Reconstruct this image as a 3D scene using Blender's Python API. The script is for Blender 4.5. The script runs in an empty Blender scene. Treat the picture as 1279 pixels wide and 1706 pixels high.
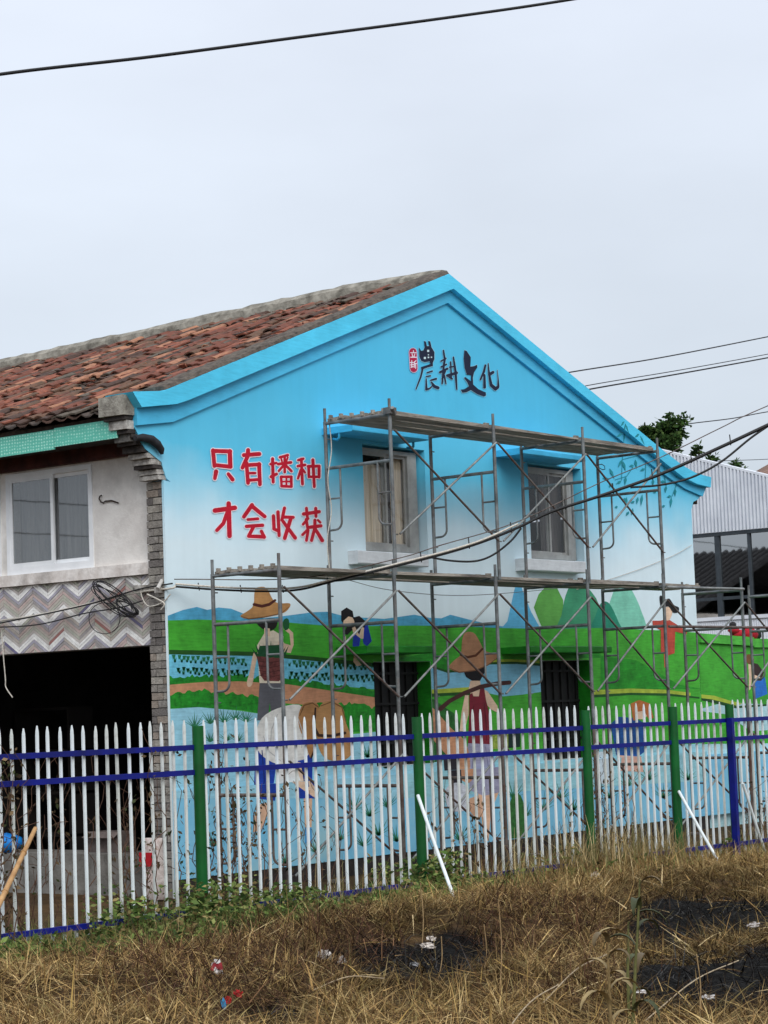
import bpy, math, random
import numpy as np
from mathutils import Vector, Matrix, noise
from mathutils.geometry import tessellate_polygon

random.seed(7)
rng = np.random.default_rng(11)
S = bpy.context.scene
COL = S.collection

# ------------------------------------------------------------------ camera
FPX, YAW, PITCH, ROLL = 3640.0, 0.9140, 0.09051, 0.03653       # focal length in photo pixels (1279 wide)
CAM = np.array([-16.690, -15.740, 1.85])
FW = np.array([math.sin(YAW)*math.cos(PITCH), math.cos(YAW)*math.cos(PITCH), math.sin(PITCH)])
_r = np.array([math.cos(YAW), -math.sin(YAW), 0.0]); _u = np.cross(_r, FW)
RT = math.cos(ROLL)*_r - math.sin(ROLL)*_u
UP = math.sin(ROLL)*_r + math.cos(ROLL)*_u
cam_data = bpy.data.cameras.new('camera')
cam_data.sensor_fit = 'HORIZONTAL'; cam_data.sensor_width = 36.0
cam_data.lens = 36.0*FPX/1279.0
cam_data.clip_start = 0.1; cam_data.clip_end = 2000
cam = bpy.data.objects.new('camera', cam_data); COL.objects.link(cam)
M3 = Matrix(((RT[0], UP[0], -FW[0]), (RT[1], UP[1], -FW[1]), (RT[2], UP[2], -FW[2]))).to_4x4()
M3.translation = Vector(CAM); cam.matrix_world = M3
S.camera = cam

# ------------------------------------------------------------------ sky and light (overcast day)
SUN_EL, SUN_AZ = math.radians(36), math.radians(216)           # azimuth measured from +Y towards +X
world = bpy.data.worlds.new('World'); S.world = world; world.use_nodes = True
wn = world.node_tree.nodes; wl = world.node_tree.links; wn.clear()
sky = wn.new('ShaderNodeTexSky'); sky.sky_type = 'NISHITA'; sky.sun_disc = False
sky.sun_elevation = SUN_EL; sky.sun_rotation = SUN_AZ; sky.air_density = 1.0; sky.dust_density = 3.0
tc = wn.new('ShaderNodeTexCoord')
nz = wn.new('ShaderNodeTexNoise'); nz.inputs['Scale'].default_value = 3.2; nz.inputs['Detail'].default_value = 5
mp = wn.new('ShaderNodeMapping'); mp.inputs['Scale'].default_value = (1, 1, 2.6)
wl.new(tc.outputs['Generated'], mp.inputs['Vector']); wl.new(mp.outputs['Vector'], nz.inputs['Vector'])
sep = wn.new('ShaderNodeSeparateXYZ'); wl.new(tc.outputs['Generated'], sep.inputs[0])
# cloud deck: grows brighter and slightly bluer from the horizon to the zenith, as an overcast sky does
cr = wn.new('ShaderNodeValToRGB'); cr.color_ramp.elements[0].position = 0.0; cr.color_ramp.elements[1].position = 1.0
cr.color_ramp.elements[0].color = (0.615, 0.695, 0.765, 1)
cr.color_ramp.elements[1].color = (1.50, 1.57, 1.68, 1)
e = cr.color_ramp.elements.new(0.16); e.color = (0.69, 0.765, 0.86, 1)
e = cr.color_ramp.elements.new(0.34); e.color = (0.80, 0.865, 0.985, 1)
wl.new(sep.outputs['Z'], cr.inputs['Fac'])
nr = wn.new('ShaderNodeMapRange'); nr.inputs['From Min'].default_value = 0.3; nr.inputs['From Max'].default_value = 0.7
nr.inputs['To Min'].default_value = 0.92; nr.inputs['To Max'].default_value = 1.07
wl.new(nz.outputs['Fac'], nr.inputs['Value'])
vm = wn.new('ShaderNodeVectorMath'); vm.operation = 'SCALE'
wl.new(cr.outputs['Color'], vm.inputs[0]); wl.new(nr.outputs['Result'], vm.inputs['Scale'])
vm2 = wn.new('ShaderNodeVectorMath'); vm2.operation = 'SCALE'; vm2.inputs['Scale'].default_value = 10.0
wl.new(vm.outputs['Vector'], vm2.inputs[0])
mx = wn.new('ShaderNodeMix'); mx.data_type = 'RGBA'; mx.inputs['Factor'].default_value = 0.97
wl.new(sky.outputs['Color'], mx.inputs['A']); wl.new(vm2.outputs['Vector'], mx.inputs['B'])
bg = wn.new('ShaderNodeBackground'); bg.inputs['Strength'].default_value = 0.1
wl.new(mx.outputs['Result'], bg.inputs['Color'])
wo = wn.new('ShaderNodeOutputWorld'); wl.new(bg.outputs['Background'], wo.inputs['Surface'])

sun_d = bpy.data.lights.new('sun', 'SUN'); sun_d.energy = 1.5; sun_d.angle = math.radians(35); sun_d.color = (1.0, 0.98, 0.95)
sun = bpy.data.objects.new('sun', sun_d); COL.objects.link(sun)
to_sun = Vector((math.sin(SUN_AZ)*math.cos(SUN_EL), math.cos(SUN_AZ)*math.cos(SUN_EL), math.sin(SUN_EL)))
sun.rotation_euler = to_sun.to_track_quat('Z', 'Y').to_euler()

S.view_settings.view_transform = 'Standard'; S.view_settings.look = 'None'
S.view_settings.exposure = 0.06; S.view_settings.gamma = 1.0; S.view_settings.use_curve_mapping = False

# ------------------------------------------------------------------ pixel -> point on a real plane
def ray(u, v): return FW + (u-639.5)/FPX*RT - (v-853.0)/FPX*UP
def at_y(u, v, y=0.0):
    d = ray(u, v); p = CAM + d*((y-CAM[1])/d[1]); return (float(p[0]), float(p[1]), float(p[2]))
def at_x(u, v, x=0.0):
    d = ray(u, v); p = CAM + d*((x-CAM[0])/d[0]); return (float(p[0]), float(p[1]), float(p[2]))
def at_z(u, v, z=0.0):
    d = ray(u, v); p = CAM + d*((z-CAM[2])/d[2]); return (float(p[0]), float(p[1]), float(p[2]))
def at_v(u, v, p0, p1):                                        # vertical plane through two plan points
    n = np.array([p1[1]-p0[1], -(p1[0]-p0[0])]); d = ray(u, v)
    t = ((np.array(p0)-CAM[:2]) @ n)/(d[:2] @ n); p = CAM + d*t
    return (float(p[0]), float(p[1]), float(p[2]))

# ------------------------------------------------------------------ materials
def srgb(r, g, b):
    f = lambda c: (c/255/12.92) if c/255 <= 0.04045 else ((c/255+0.055)/1.055)**2.4
    return (f(r), f(g), f(b))
def base_mat(name):
    m = bpy.data.materials.new(name); m.use_nodes = True
    return m, m.node_tree.nodes, m.node_tree.links, m.node_tree.nodes['Principled BSDF']
def mat(name, c1, c2=None, scale=6.0, rough=0.75, bump=0.0, bscale=None, metal=0.0, spec=0.3, detail=5, stretch=(1, 1, 1), c3=None, dirt=None):
    """two-tone noise colour with optional fine relief; c3 adds sparse stains"""
    m, N, L, B = base_mat(name)
    B.inputs['Roughness'].default_value = rough; B.inputs['Metallic'].default_value = metal
    B.inputs['Specular IOR Level'].default_value = spec
    if c2 is None: c2 = tuple(c*0.82 for c in c1)
    t = N.new('ShaderNodeTexCoord'); mpn = N.new('ShaderNodeMapping'); mpn.inputs['Scale'].default_value = stretch
    L.new(t.outputs['Object'], mpn.inputs['Vector'])
    n = N.new('ShaderNodeTexNoise'); n.inputs['Scale'].default_value = scale; n.inputs['Detail'].default_value = detail
    n.inputs['Roughness'].default_value = 0.62
    L.new(mpn.outputs['Vector'], n.inputs['Vector'])
    r = N.new('ShaderNodeValToRGB'); r.color_ramp.elements[0].position = 0.32; r.color_ramp.elements[1].position = 0.68
    r.color_ramp.elements[0].color = (*c2, 1); r.color_ramp.elements[1].color = (*c1, 1)
    L.new(n.outputs['Fac'], r.inputs['Fac']); out = r.outputs['Color']
    if c3 is not None:
        n2 = N.new('ShaderNodeTexNoise'); n2.inputs['Scale'].default_value = scale*0.35; n2.inputs['Detail'].default_value = 8
        n2.inputs['Roughness'].default_value = 0.7
        L.new(mpn.outputs['Vector'], n2.inputs['Vector'])
        r2 = N.new('ShaderNodeMapRange'); r2.inputs['From Min'].default_value = 0.5; r2.inputs['From Max'].default_value = 0.68
        r2.inputs['To Max'].default_value = 0.85 if dirt is None else dirt
        L.new(n2.outputs['Fac'], r2.inputs['Value'])
        mm = N.new('ShaderNodeMix'); mm.data_type = 'RGBA'; mm.inputs['B'].default_value = (*c3, 1)
        L.new(r2.outputs['Result'], mm.inputs['Factor']); L.new(out, mm.inputs['A']); out = mm.outputs['Result']
    L.new(out, B.inputs['Base Color'])
    if bump:
        nb = N.new('ShaderNodeTexNoise'); nb.inputs['Scale'].default_value = bscale or scale*5; nb.inputs['Detail'].default_value = 4
        L.new(mpn.outputs['Vector'], nb.inputs['Vector'])
        b = N.new('ShaderNodeBump'); b.inputs['Strength'].default_value = bump; b.inputs['Distance'].default_value = 0.02
        L.new(nb.outputs['Fac'], b.inputs['Height']); L.new(b.outputs['Normal'], B.inputs['Normal'])
    return m
PAINTS = {}
def paint_mat(c, var=0.10, scale=5.0):
    """hand-brushed wall paint: patchy coverage plus fine sideways brush streaks"""
    key = (tuple(c), var, scale)
    if key not in PAINTS:
        l = srgb(*c); m, N, L, B = base_mat('mural_paint'); t = N.new('ShaderNodeTexCoord')
        def nz_(sc, st, det):
            mp_ = N.new('ShaderNodeMapping'); mp_.inputs['Scale'].default_value = st; L.new(t.outputs['Object'], mp_.inputs['Vector'])
            n_ = N.new('ShaderNodeTexNoise'); n_.inputs['Scale'].default_value = sc; n_.inputs['Detail'].default_value = det; n_.inputs['Roughness'].default_value = .65
            L.new(mp_.outputs['Vector'], n_.inputs['Vector']); return n_.outputs['Fac']
        a_ = nz_(scale, (1, 1, 1), 8); b_ = nz_(9.0, (.5, 1, 5.0), 5)
        ad_ = N.new('ShaderNodeMath'); ad_.operation = 'MULTIPLY_ADD'; ad_.inputs[1].default_value = .55; L.new(b_, ad_.inputs[0]); L.new(a_, ad_.inputs[2])
        r_ = N.new('ShaderNodeValToRGB'); r_.color_ramp.elements[0].position = .56; r_.color_ramp.elements[1].position = 1.0
        v_ = var*1.5+.06
        r_.color_ramp.elements[0].color = (*(x*(1-v_) for x in l), 1); r_.color_ramp.elements[1].color = (*(min(1, x*(1+v_*.6)+.002) for x in l), 1)
        L.new(ad_.outputs[0], r_.inputs['Fac']); L.new(r_.outputs['Color'], B.inputs['Base Color'])
        B.inputs['Roughness'].default_value = .6; B.inputs['Specular IOR Level'].default_value = .25
        bp_ = N.new('ShaderNodeBump'); bp_.inputs['Strength'].default_value = .18; bp_.inputs['Distance'].default_value = .02; L.new(ad_.outputs[0], bp_.inputs['Height']); L.new(bp_.outputs['Normal'], B.inputs['Normal'])
        PAINTS[key] = m
    return PAINTS[key]
def tint_mat(name, rough=0.8, trans=0.0):
    """takes each face's own tone from the 'tint' colour attribute"""
    m, N, L, B = base_mat(name)
    a = N.new('ShaderNodeAttribute'); a.attribute_name = 'tint'
    L.new(a.outputs['Color'], B.inputs['Base Color']); B.inputs['Roughness'].default_value = rough
    B.inputs['Specular IOR Level'].default_value = 0.04
    if trans:
        tr = N.new('ShaderNodeBsdfTranslucent'); L.new(a.outputs['Color'], tr.inputs['Color'])
        ms = N.new('ShaderNodeMixShader'); ms.inputs['Fac'].default_value = trans
        o = [n for n in N if n.type == 'OUTPUT_MATERIAL'][0]
        L.new(B.outputs['BSDF'], ms.inputs[1]); L.new(tr.outputs['BSDF'], ms.inputs[2]); L.new(ms.outputs['Shader'], o.inputs['Surface'])
    return m
def glass_mat(name, tint, refl0, opac=0.0, rough=0.02, opcol=(.02, .025, .03)):
    m, N, L, B = base_mat(name); N.remove(B)
    o = [n for n in N if n.type == 'OUTPUT_MATERIAL'][0]
    tr = N.new('ShaderNodeBsdfTransparent'); tr.inputs['Color'].default_value = (*tint, 1)
    df = N.new('ShaderNodeBsdfDiffuse'); df.inputs['Color'].default_value = (*opcol, 1)
    m0 = N.new('ShaderNodeMixShader'); m0.inputs['Fac'].default_value = opac
    L.new(tr.outputs[0], m0.inputs[1]); L.new(df.outputs[0], m0.inputs[2])
    gl = N.new('ShaderNodeBsdfGlossy'); gl.inputs['Roughness'].default_value = rough
    fr = N.new('ShaderNodeFresnel'); fr.inputs['IOR'].default_value = 1.5
    ad = N.new('ShaderNodeMath'); ad.operation = 'ADD'; ad.use_clamp = True; ad.inputs[1].default_value = refl0
    L.new(fr.outputs[0], ad.inputs[0])
    t = N.new('ShaderNodeTexCoord'); n = N.new('ShaderNodeTexNoise'); n.inputs['Scale'].default_value = 1.6
    L.new(t.outputs['Object'], n.inputs['Vector'])
    b = N.new('ShaderNodeBump'); b.inputs['Strength'].default_value = 0.012; b.inputs['Distance'].default_value = 0.03
    L.new(n.outputs['Fac'], b.inputs['Height']); L.new(b.outputs['Normal'], gl.inputs['Normal'])
    ge = N.new('ShaderNodeNewGeometry'); fb = N.new('ShaderNodeMath'); fb.operation = 'SUBTRACT'; fb.inputs[0].default_value = 1.0; L.new(ge.outputs['Backfacing'], fb.inputs[1])
    fm = N.new('ShaderNodeMath'); fm.operation = 'MULTIPLY'; L.new(ad.outputs[0], fm.inputs[0]); L.new(fb.outputs[0], fm.inputs[1])   # one reflection per pane
    ms = N.new('ShaderNodeMixShader'); L.new(fm.outputs[0], ms.inputs['Fac'])
    L.new(m0.outputs[0], ms.inputs[1]); L.new(gl.outputs[0], ms.inputs[2]); L.new(ms.outputs[0], o.inputs['Surface'])
    return m

# ------------------------------------------------------------------ mesh helpers
class MB:
    def __init__(s): s.v = []; s.f = []; s.mi = []; s.sm = []
    def add(s, verts, faces, mi=0, smooth=False):
        o = len(s.v); s.v += [tuple(map(float, p)) for p in verts]
        for f in faces: s.f.append(tuple(i+o for i in f)); s.mi.append(mi); s.sm.append(smooth)
        return s
    def box(s, x0, x1, y0, y1, z0, z1, mi=0):
        return s.add([(x0, y0, z0), (x1, y0, z0), (x1, y1, z0), (x0, y1, z0), (x0, y0, z1), (x1, y0, z1), (x1, y1, z1), (x0, y1, z1)],
                     [(0, 3, 2, 1), (4, 5, 6, 7), (0, 1, 5, 4), (1, 2, 6, 5), (2, 3, 7, 6), (3, 0, 4, 7)], mi)
    def bar(s, p, q, w, h, up=(0, 0, 1), mi=0):                # rectangular bar between two points
        p = Vector(p); q = Vector(q); d = (q-p).normalized(); u = Vector(up)
        a = d.cross(u).normalized(); b = a.cross(d).normalized()
        vs = [pt + a*sx*w/2 + b*sz*h/2 for pt in (p, q) for sx, sz in ((-1, -1), (1, -1), (1, 1), (-1, 1))]
        return s.add(vs, [(0, 1, 2, 3), (7, 6, 5, 4), (0, 4, 5, 1), (1, 5, 6, 2), (2, 6, 7, 3), (3, 7, 4, 0)], mi)
    def tube(s, pts, r, n=8, mi=0, caps=True):
        pts = [Vector(p) for p in pts]; rs = r if isinstance(r, (list, tuple)) else [r]*len(pts)
        base = len(s.v); ref = None; ring = []
        for i, p in enumerate(pts):
            d = (pts[min(i+1, len(pts)-1)] - pts[max(i-1, 0)]).normalized()
            if ref is None:
                ref = Vector((0, 0, 1)) if abs(d.z) < 0.9 else Vector((1, 0, 0))
            a = (ref - d*ref.dot(d)).normalized(); b = d.cross(a); ref = a
            ring.append([p + (a*math.cos(k*2*math.pi/n) + b*math.sin(k*2*math.pi/n))*rs[i] for k in range(n)])
        vs = [q for rg in ring for q in rg]; fs = []
        for i in range(len(pts)-1):
            for k in range(n): fs.append((i*n+k, i*n+(k+1) % n, (i+1)*n+(k+1) % n, (i+1)*n+k))
        s.add(vs, fs, mi, True)
        if caps:
            s.add(ring[0], [tuple(range(n-1, -1, -1))], mi); s.add(ring[-1], [tuple(range(n))], mi)
        return s
    def plate_y(s, outer, holes, y0, y1, mi=0):                # polygon in XZ (with holes) extruded y0..y1
        loops = [outer]+list(holes); flat = [p for l in loops for p in l]
        tris = tessellate_polygon([[Vector((p[0], p[1], 0)) for p in l] for l in loops]); n = len(flat)
        vs = [(p[0], y0, p[1]) for p in flat]+[(p[0], y1, p[1]) for p in flat]; fs = []
        for t in tris:
            a, b, c = (flat[i] for i in t)
            ccw = (b[0]-a[0])*(c[1]-a[1])-(b[1]-a[1])*(c[0]-a[0]) > 0
            t = tuple(t) if ccw else tuple(reversed(t))
            fs.append(t); fs.append(tuple(n+i for i in reversed(t)))
        k = 0
        for li, l in enumerate(loops):
            m = len(l); ar = sum(l[i][0]*l[(i+1) % m][1]-l[(i+1) % m][0]*l[i][1] for i in range(m))
            fw = (ar > 0) == (li == 0)
            for i in range(m):
                a, b = k+i, k+(i+1) % m
                fs.append((b, a, a+n, b+n) if fw else (a, b, b+n, a+n))
            k += m
        return s.add(vs, fs, mi)
    def build(s, name, mats, parent=None, smooth=False):
        me = bpy.data.meshes.new(name); me.from_pydata(s.v, [], s.f)
        for m in (mats if isinstance(mats, (list, tuple)) else [mats]): me.materials.append(m)
        me.polygons.foreach_set('material_index', s.mi)
        me.polygons.foreach_set('use_smooth', [bool(x or smooth) for x in s.sm]); me.update()
        return link(name, me, parent)
def link(name, me, parent=None):
    o = bpy.data.objects.new(name, me); COL.objects.link(o)
    if parent: o.parent = parent
    return o
def tag(o, label=None, cat=None, group=None, kind=None):
    if label: o['label'] = label
    if cat: o['category'] = cat
    if group: o['group'] = group
    if kind: o['kind'] = kind
    return o
def thing(name, label, cat, group=None, loc=(0, 0, 0)):
    o = bpy.data.objects.new(name, None); COL.objects.link(o); o.location = loc; o.empty_display_size = .2
    return tag(o, label, cat, group)
def wobble_box(x0, x1, y0, y1, z0, z1, j):
    b = MB().box(x0, x1, y0, y1, z0, z1); b.v = [tuple(c+random.uniform(-j, j) for c in p) for p in b.v]; return b

# ------------------------------------------------------------------ palette
M_plaster = mat('old_white_plaster', srgb(242, 238, 232), srgb(216, 210, 204), scale=2.2, rough=.9, bump=.25, bscale=30, c3=srgb(150, 145, 138), dirt=.5)
M_ledge = mat('stained_ledge_paint', srgb(240, 234, 228), srgb(206, 196, 188), scale=5, rough=.9, bump=.3, c3=srgb(95, 85, 78), dirt=.6)
M_mortar = mat('grey_mortar', srgb(120, 117, 112), srgb(80, 78, 76), scale=20, rough=.95, bump=.5)
M_dark = mat('darkened_interior', (.030, .026, .024), (.014, .012, .011), scale=3, rough=.95)  # room's shade put into near-black walls so the doorway reads black
M_conc = mat('weathered_concrete', srgb(128, 124, 118), srgb(92, 88, 82), scale=4, rough=.95, bump=.4, bscale=35, c3=srgb(60, 56, 50))
M_ridge = mat('mossy_ridge_mortar', srgb(165, 160, 148), srgb(105, 101, 92), scale=6, rough=.95, bump=.6, bscale=25, c3=srgb(62, 58, 50))
M_verge = mat('lichen_verge_mortar', srgb(105, 96, 86), srgb(58, 52, 48), scale=14, rough=.95, bump=.8, bscale=30)
M_alu = mat('white_window_frame', srgb(246, 247, 248), srgb(228, 230, 232), scale=3, rough=.4)
M_alu_g = mat('grey_aluminium_frame', srgb(178, 178, 174), srgb(146, 146, 143), scale=4, rough=.45, c3=srgb(120, 112, 104), dirt=.4)
M_gasket = mat('dark_window_track', (.03, .032, .035), rough=.6)
M_glass = glass_mat('clear_window_glass', (.985, .985, .98), .0)
M_glass_f = glass_mat('dusty_window_glass', (.85, .86, .86), .13, opac=.16, opcol=(.16, .165, .17))
M_glass_b = glass_mat('tinted_facade_glass', (.25, .3, .32), .46)
M_curtain = mat('beige_curtain', srgb(226, 210, 186), srgb(180, 164, 142), scale=4, rough=.95, stretch=(9, 9, .4))
M_curtain_d = mat('dark_grey_curtain', srgb(105, 98, 95), srgb(62, 58, 58), scale=4, rough=.95, stretch=(9, 9, .4))
M_steel = mat('galvanised_scaffold_tube', srgb(134, 138, 138), srgb(80, 84, 85), scale=7, rough=.5, metal=.35, spec=.5, bump=.15, c3=srgb(92, 66, 52), dirt=.55)
M_steel_d = mat('rusty_and_shaded_tube', srgb(118, 108, 102), srgb(70, 60, 56), scale=8, rough=.7, metal=.2, bump=.2, c3=srgb(88, 48, 34), dirt=.8)  # rusty tubes; also the shaded tone of one brace in each cross
M_brace = mat('lit_zinc_tube', srgb(150, 152, 148), srgb(98, 100, 99), scale=9, rough=.5, metal=.3)  # lit tone of the other brace in each cross
M_plank = mat('weathered_scaffold_board', srgb(176, 168, 156), srgb(112, 105, 97), scale=9, rough=.9, bump=.5, stretch=(.35, 3, 3), c3=srgb(58, 52, 50), dirt=.7)
M_picket = mat('white_fence_paint', srgb(232, 238, 238), srgb(212, 220, 222), scale=3, rough=.5, c3=srgb(168, 168, 156), dirt=.45)
M_rail = mat('blue_fence_paint', srgb(10, 24, 132), srgb(7, 17, 102), scale=5, rough=.45, c3=srgb(18, 20, 52), dirt=.5)
M_post = mat('green_fence_paint', srgb(6, 96, 38), srgb(3, 74, 28), scale=3, rough=.5, c3=srgb(30, 62, 34), dirt=.4)
M_black = mat('black_cable_sheath', (.012, .012, .013), rough=.5)
M_whitecable = mat('white_cable_sheath', srgb(218, 212, 200), srgb(170, 164, 154), scale=20, rough=.6, stretch=(3, 3, 3))
M_bamboo = mat('dry_bamboo', srgb(190, 150, 100), srgb(150, 108, 66), scale=8, rough=.6)
M_fascia = None

# ================================================================== GROUND
BURNT = [((690, 1610), 135, 36), ((775, 1585), 75, 22), ((620, 1622), 70, 20), ((1190, 1525), 135, 30), ((1110, 1552), 70, 22), ((1210, 1645), 175, 40), ((1110, 1640), 70, 36), ((1270, 1600), 50, 26), ((450, 1690), 50, 14)]
SCRUB = [((380, 1640), 210, 62), ((900, 1555), 140, 40), ((520, 1590), 140, 46), ((150, 1610), 120, 20), ((960, 1650), 80, 30)]
def region(x, y, spots):
    """1 inside ragged ellipses given by photo position of ground spots"""
    x = np.asarray(x); y = np.asarray(y); d = np.stack([x-CAM[0], y-CAM[1], np.full_like(x, -CAM[2])], -1)
    z = d @ FW; u = 639.5+FPX*(d @ RT)/z; v = 853-FPX*(d @ UP)/z
    out = np.zeros_like(x)
    for (c, a, b) in spots:
        q = ((u-c[0])/a)**2+((v-c[1])/b)**2
        out = np.maximum(out, np.clip(1.6-q*1.15, 0, 1))
    return out
def hgt(x, y):
    x = np.asarray(x, float); y = np.asarray(y, float)
    h = .035*np.sin(x*1.3+y*.7)+.03*np.sin(x*.6-y*1.7+1)+.02*np.sin(x*3.1+y*2.3)+.012*np.sin(x*5.7-y*4.9+2)
    fade = np.clip((-1.2-y)/1.5, 0, 1)*np.clip((90-np.abs(x))/60, 0, 1)
    bank = .10*np.exp(-((y+4.6+.07*x)/.9)**2)
    return (h+bank)*fade
xs = [-400, -150, -60, -30, -18]+list(np.arange(-12, 16.01, .14))+[22, 40, 100, 400]
ys = [-400, -120, -50, -25, -16]+list(np.arange(-13, 0.01, .14))+[3, 8, 20, 60, 150, 600]
GX, GY = np.meshgrid(xs, ys); GZ = hgt(GX, GY)+np.where((GX > -11) & (GX < 15) & (GY > -12) & (GY < -1.5), rng.normal(0, .008, GX.shape), 0)
nx, ny = len(xs), len(ys)
gm = MB(); gm.v = list(zip(GX.ravel().tolist(), GY.ravel().tolist(), GZ.ravel().tolist()))
gm.f = [(j*nx+i, j*nx+i+1, (j+1)*nx+i+1, (j+1)*nx+i) for j in range(ny-1) for i in range(nx-1)]
gm.mi = [0]*len(gm.f); gm.sm = [True]*len(gm.f)
m, N, L, B = base_mat('dry_field_soil')
t = N.new('ShaderNodeTexCoord'); n1 = N.new('ShaderNodeTexNoise'); n1.inputs['Scale'].default_value = 1.1; n1.inputs['Detail'].default_value = 10; n1.inputs['Roughness'].default_value = .7
L.new(t.outputs['Object'], n1.inputs['Vector'])
r = N.new('ShaderNodeValToRGB'); E_ = r.color_ramp.elements
E_[0].position = .3; E_[0].color = (.022, .013, .007, 1); E_[1].position = .7; E_[1].color = (.12, .070, .030, 1)
ee = E_.new(.5); ee.color = (.065, .039, .018, 1)
L.new(n1.outputs['Fac'], r.inputs['Fac'])
a = N.new('ShaderNodeAttribute'); a.attribute_name = 'burnt'
n2 = N.new('ShaderNodeTexNoise'); n2.inputs['Scale'].default_value = 5; n2.inputs['Detail'].default_value = 8; L.new(t.outputs['Object'], n2.inputs['Vector'])
ma = N.new('ShaderNodeMath'); ma.operation = 'MULTIPLY_ADD'; ma.inputs[1].default_value = .9; L.new(n2.outputs['Fac'], ma.inputs[0]); ma.inputs[2].default_value = -.42
ad = N.new('ShaderNodeMath'); ad.operation = 'ADD'; ad.use_clamp = True; L.new(a.outputs['Fac'], ad.inputs[0]); L.new(ma.outputs[0], ad.inputs[1])
st = N.new('ShaderNodeMapRange'); st.inputs['From Min'].default_value = .35; st.inputs['From Max'].default_value = .75; L.new(ad.outputs[0], st.inputs['Value'])
n3 = N.new('ShaderNodeTexNoise'); n3.inputs['Scale'].default_value = 16; n3.inputs['Detail'].default_value = 6; L.new(t.outputs['Object'], n3.inputs['Vector'])
r3 = N.new('ShaderNodeValToRGB'); r3.color_ramp.elements[0].position = .5; r3.color_ramp.elements[0].color = (.004, .0035, .003, 1)
r3.color_ramp.elements[1].position = .8; r3.color_ramp.elements[1].color = (.022, .021, .02, 1); L.new(n3.outputs['Fac'], r3.inputs['Fac'])
mm = N.new('ShaderNodeMix'); mm.data_type = 'RGBA'; L.new(st.outputs[0], mm.inputs['Factor']); L.new(r.outputs['Color'], mm.inputs['A']); L.new(r3.outputs['Color'], mm.inputs['B'])
L.new(mm.outputs['Result'], B.inputs['Base Color']); B.inputs['Roughness'].default_value = .95; B.inputs['Specular IOR Level'].default_value = .1
bp = N.new('ShaderNodeBump'); bp.inputs['Strength'].default_value = .9; bp.inputs['Distance'].default_value = .05
L.new(n3.outputs['Fac'], bp.inputs['Height']); L.new(bp.outputs['Normal'], B.inputs['Normal'])
ground = gm.build('ground', m); tag(ground, 'dry straw covered field with burnt black patches', kind='structure')
at_ = ground.data.attributes.new('burnt', 'FLOAT', 'POINT'); at_.data.foreach_set('value', region(GX.ravel(), GY.ravel(), BURNT).astype(np.float32))

# ================================================================== HOUSE
house = thing('painted_house', 'two storey tiled house with blue rice field mural on its gable wall', 'house')
EAVE_L, SL = 5.06, .377
RX = 5.14                                                       # ridge line X
# ---- gable wall -------------------------------------------------
edge_px = [(283, 803), (276, 797), (271, 782), (268, 770), (258, 762), (241, 748), (233, 735), (228, 722), (223, 712)]
left_edge = [(at_y(*p)[0], at_y(*p)[2]) for p in edge_px]
band2 = [(-.46, 4.88), (.08, 4.96), (.27, 5.03), (5.12, 6.87), (9.87, 5.16), (10.35, 5.0), (10.8, 4.87), (11.28, 4.79)]
band1 = [(-.47, 5.06), (.06, 5.14), (.25, 5.20), (5.14, 7.04), (10.15, 5.18), (10.6, 5.02), (11.0, 4.945), (11.39, 4.92)]
vtop = [(-.60, 5.21), (-.14, 5.26), (.09, 5.345), (5.06, 7.215), (10.1, 5.36), (10.6, 5.19), (11.0, 5.10), (11.42, 5.07)]
W1 = (3.34, 4.56, 3.69, 4.985); W2 = (6.80, 8.07, 3.71, 4.985)
W3 = (3.40, 4.52, 1.20, 2.42); W4 = (6.88, 8.10, 1.13, 2.42)
outline = [(-.05, 0.0), (11.0, 0.0), (11.0, 4.58), (11.07, 4.70), (11.2, 4.74)]+[(x, z) for x, z in reversed(band2)]+list(reversed(left_edge))+[(-.05, 4.34)]
holes = [[(a, c), (b, c), (b, d), (a, d)] for a, b, c, d in (W1, W2, W3, W4)]
m_wall, N, L, B = base_mat('mural_sky_paint')
t = N.new('ShaderNodeTexCoord'); sp = N.new('ShaderNodeSeparateXYZ'); L.new(t.outputs['Object'], sp.inputs[0])
n1 = N.new('ShaderNodeTexNoise'); n1.inputs['Scale'].default_value = .55; n1.inputs['Detail'].default_value = 3; L.new(t.outputs['Object'], n1.inputs['Vector'])
n2 = N.new('ShaderNodeTexNoise'); n2.inputs['Scale'].default_value = 3.2; n2.inputs['Detail'].default_value = 4; L.new(t.outputs['Object'], n2.inputs['Vector'])
m1 = N.new('ShaderNodeMath'); m1.operation = 'MULTIPLY_ADD'; m1.inputs[1].default_value = 1.05; L.new(n1.outputs['Fac'], m1.inputs[0]); L.new(sp.outputs['Z'], m1.inputs[2])
m2 = N.new('ShaderNodeMath'); m2.operation = 'MULTIPLY_ADD'; m2.inputs[1].default_value = .12; L.new(n2.outputs['Fac'], m2.inputs[0]); L.new(m1.outputs[0], m2.inputs[2])
mr = N.new('ShaderNodeMapRange'); mr.inputs['From Min'].default_value = 1.0+.56; mr.inputs['From Max'].default_value = 7.0+.56; L.new(m2.outputs[0], mr.inputs['Value'])
cr = N.new('ShaderNodeValToRGB'); R_ = cr.color_ramp; f_ = lambda z: (z-1.0)/6.0
R_.elements[0].position = 0; R_.elements[0].color = (*srgb(206, 214, 212), 1)
R_.elements[1].position = 1; R_.elements[1].color = (*srgb(82, 192, 230), 1)
for z, c in ((2.62, (220, 236, 240)), (2.66, (218, 235, 240)), (3.7, (218, 236, 242)), (4.0, (206, 232, 242)), (4.35, (160, 216, 236)), (4.75, (96, 200, 234)), (5.6, (80, 190, 228))):
    el = R_.elements.new(f_(z)); el.color = (*srgb(*c), 1)
L.new(mr.outputs[0], cr.inputs['Fac'])
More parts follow.
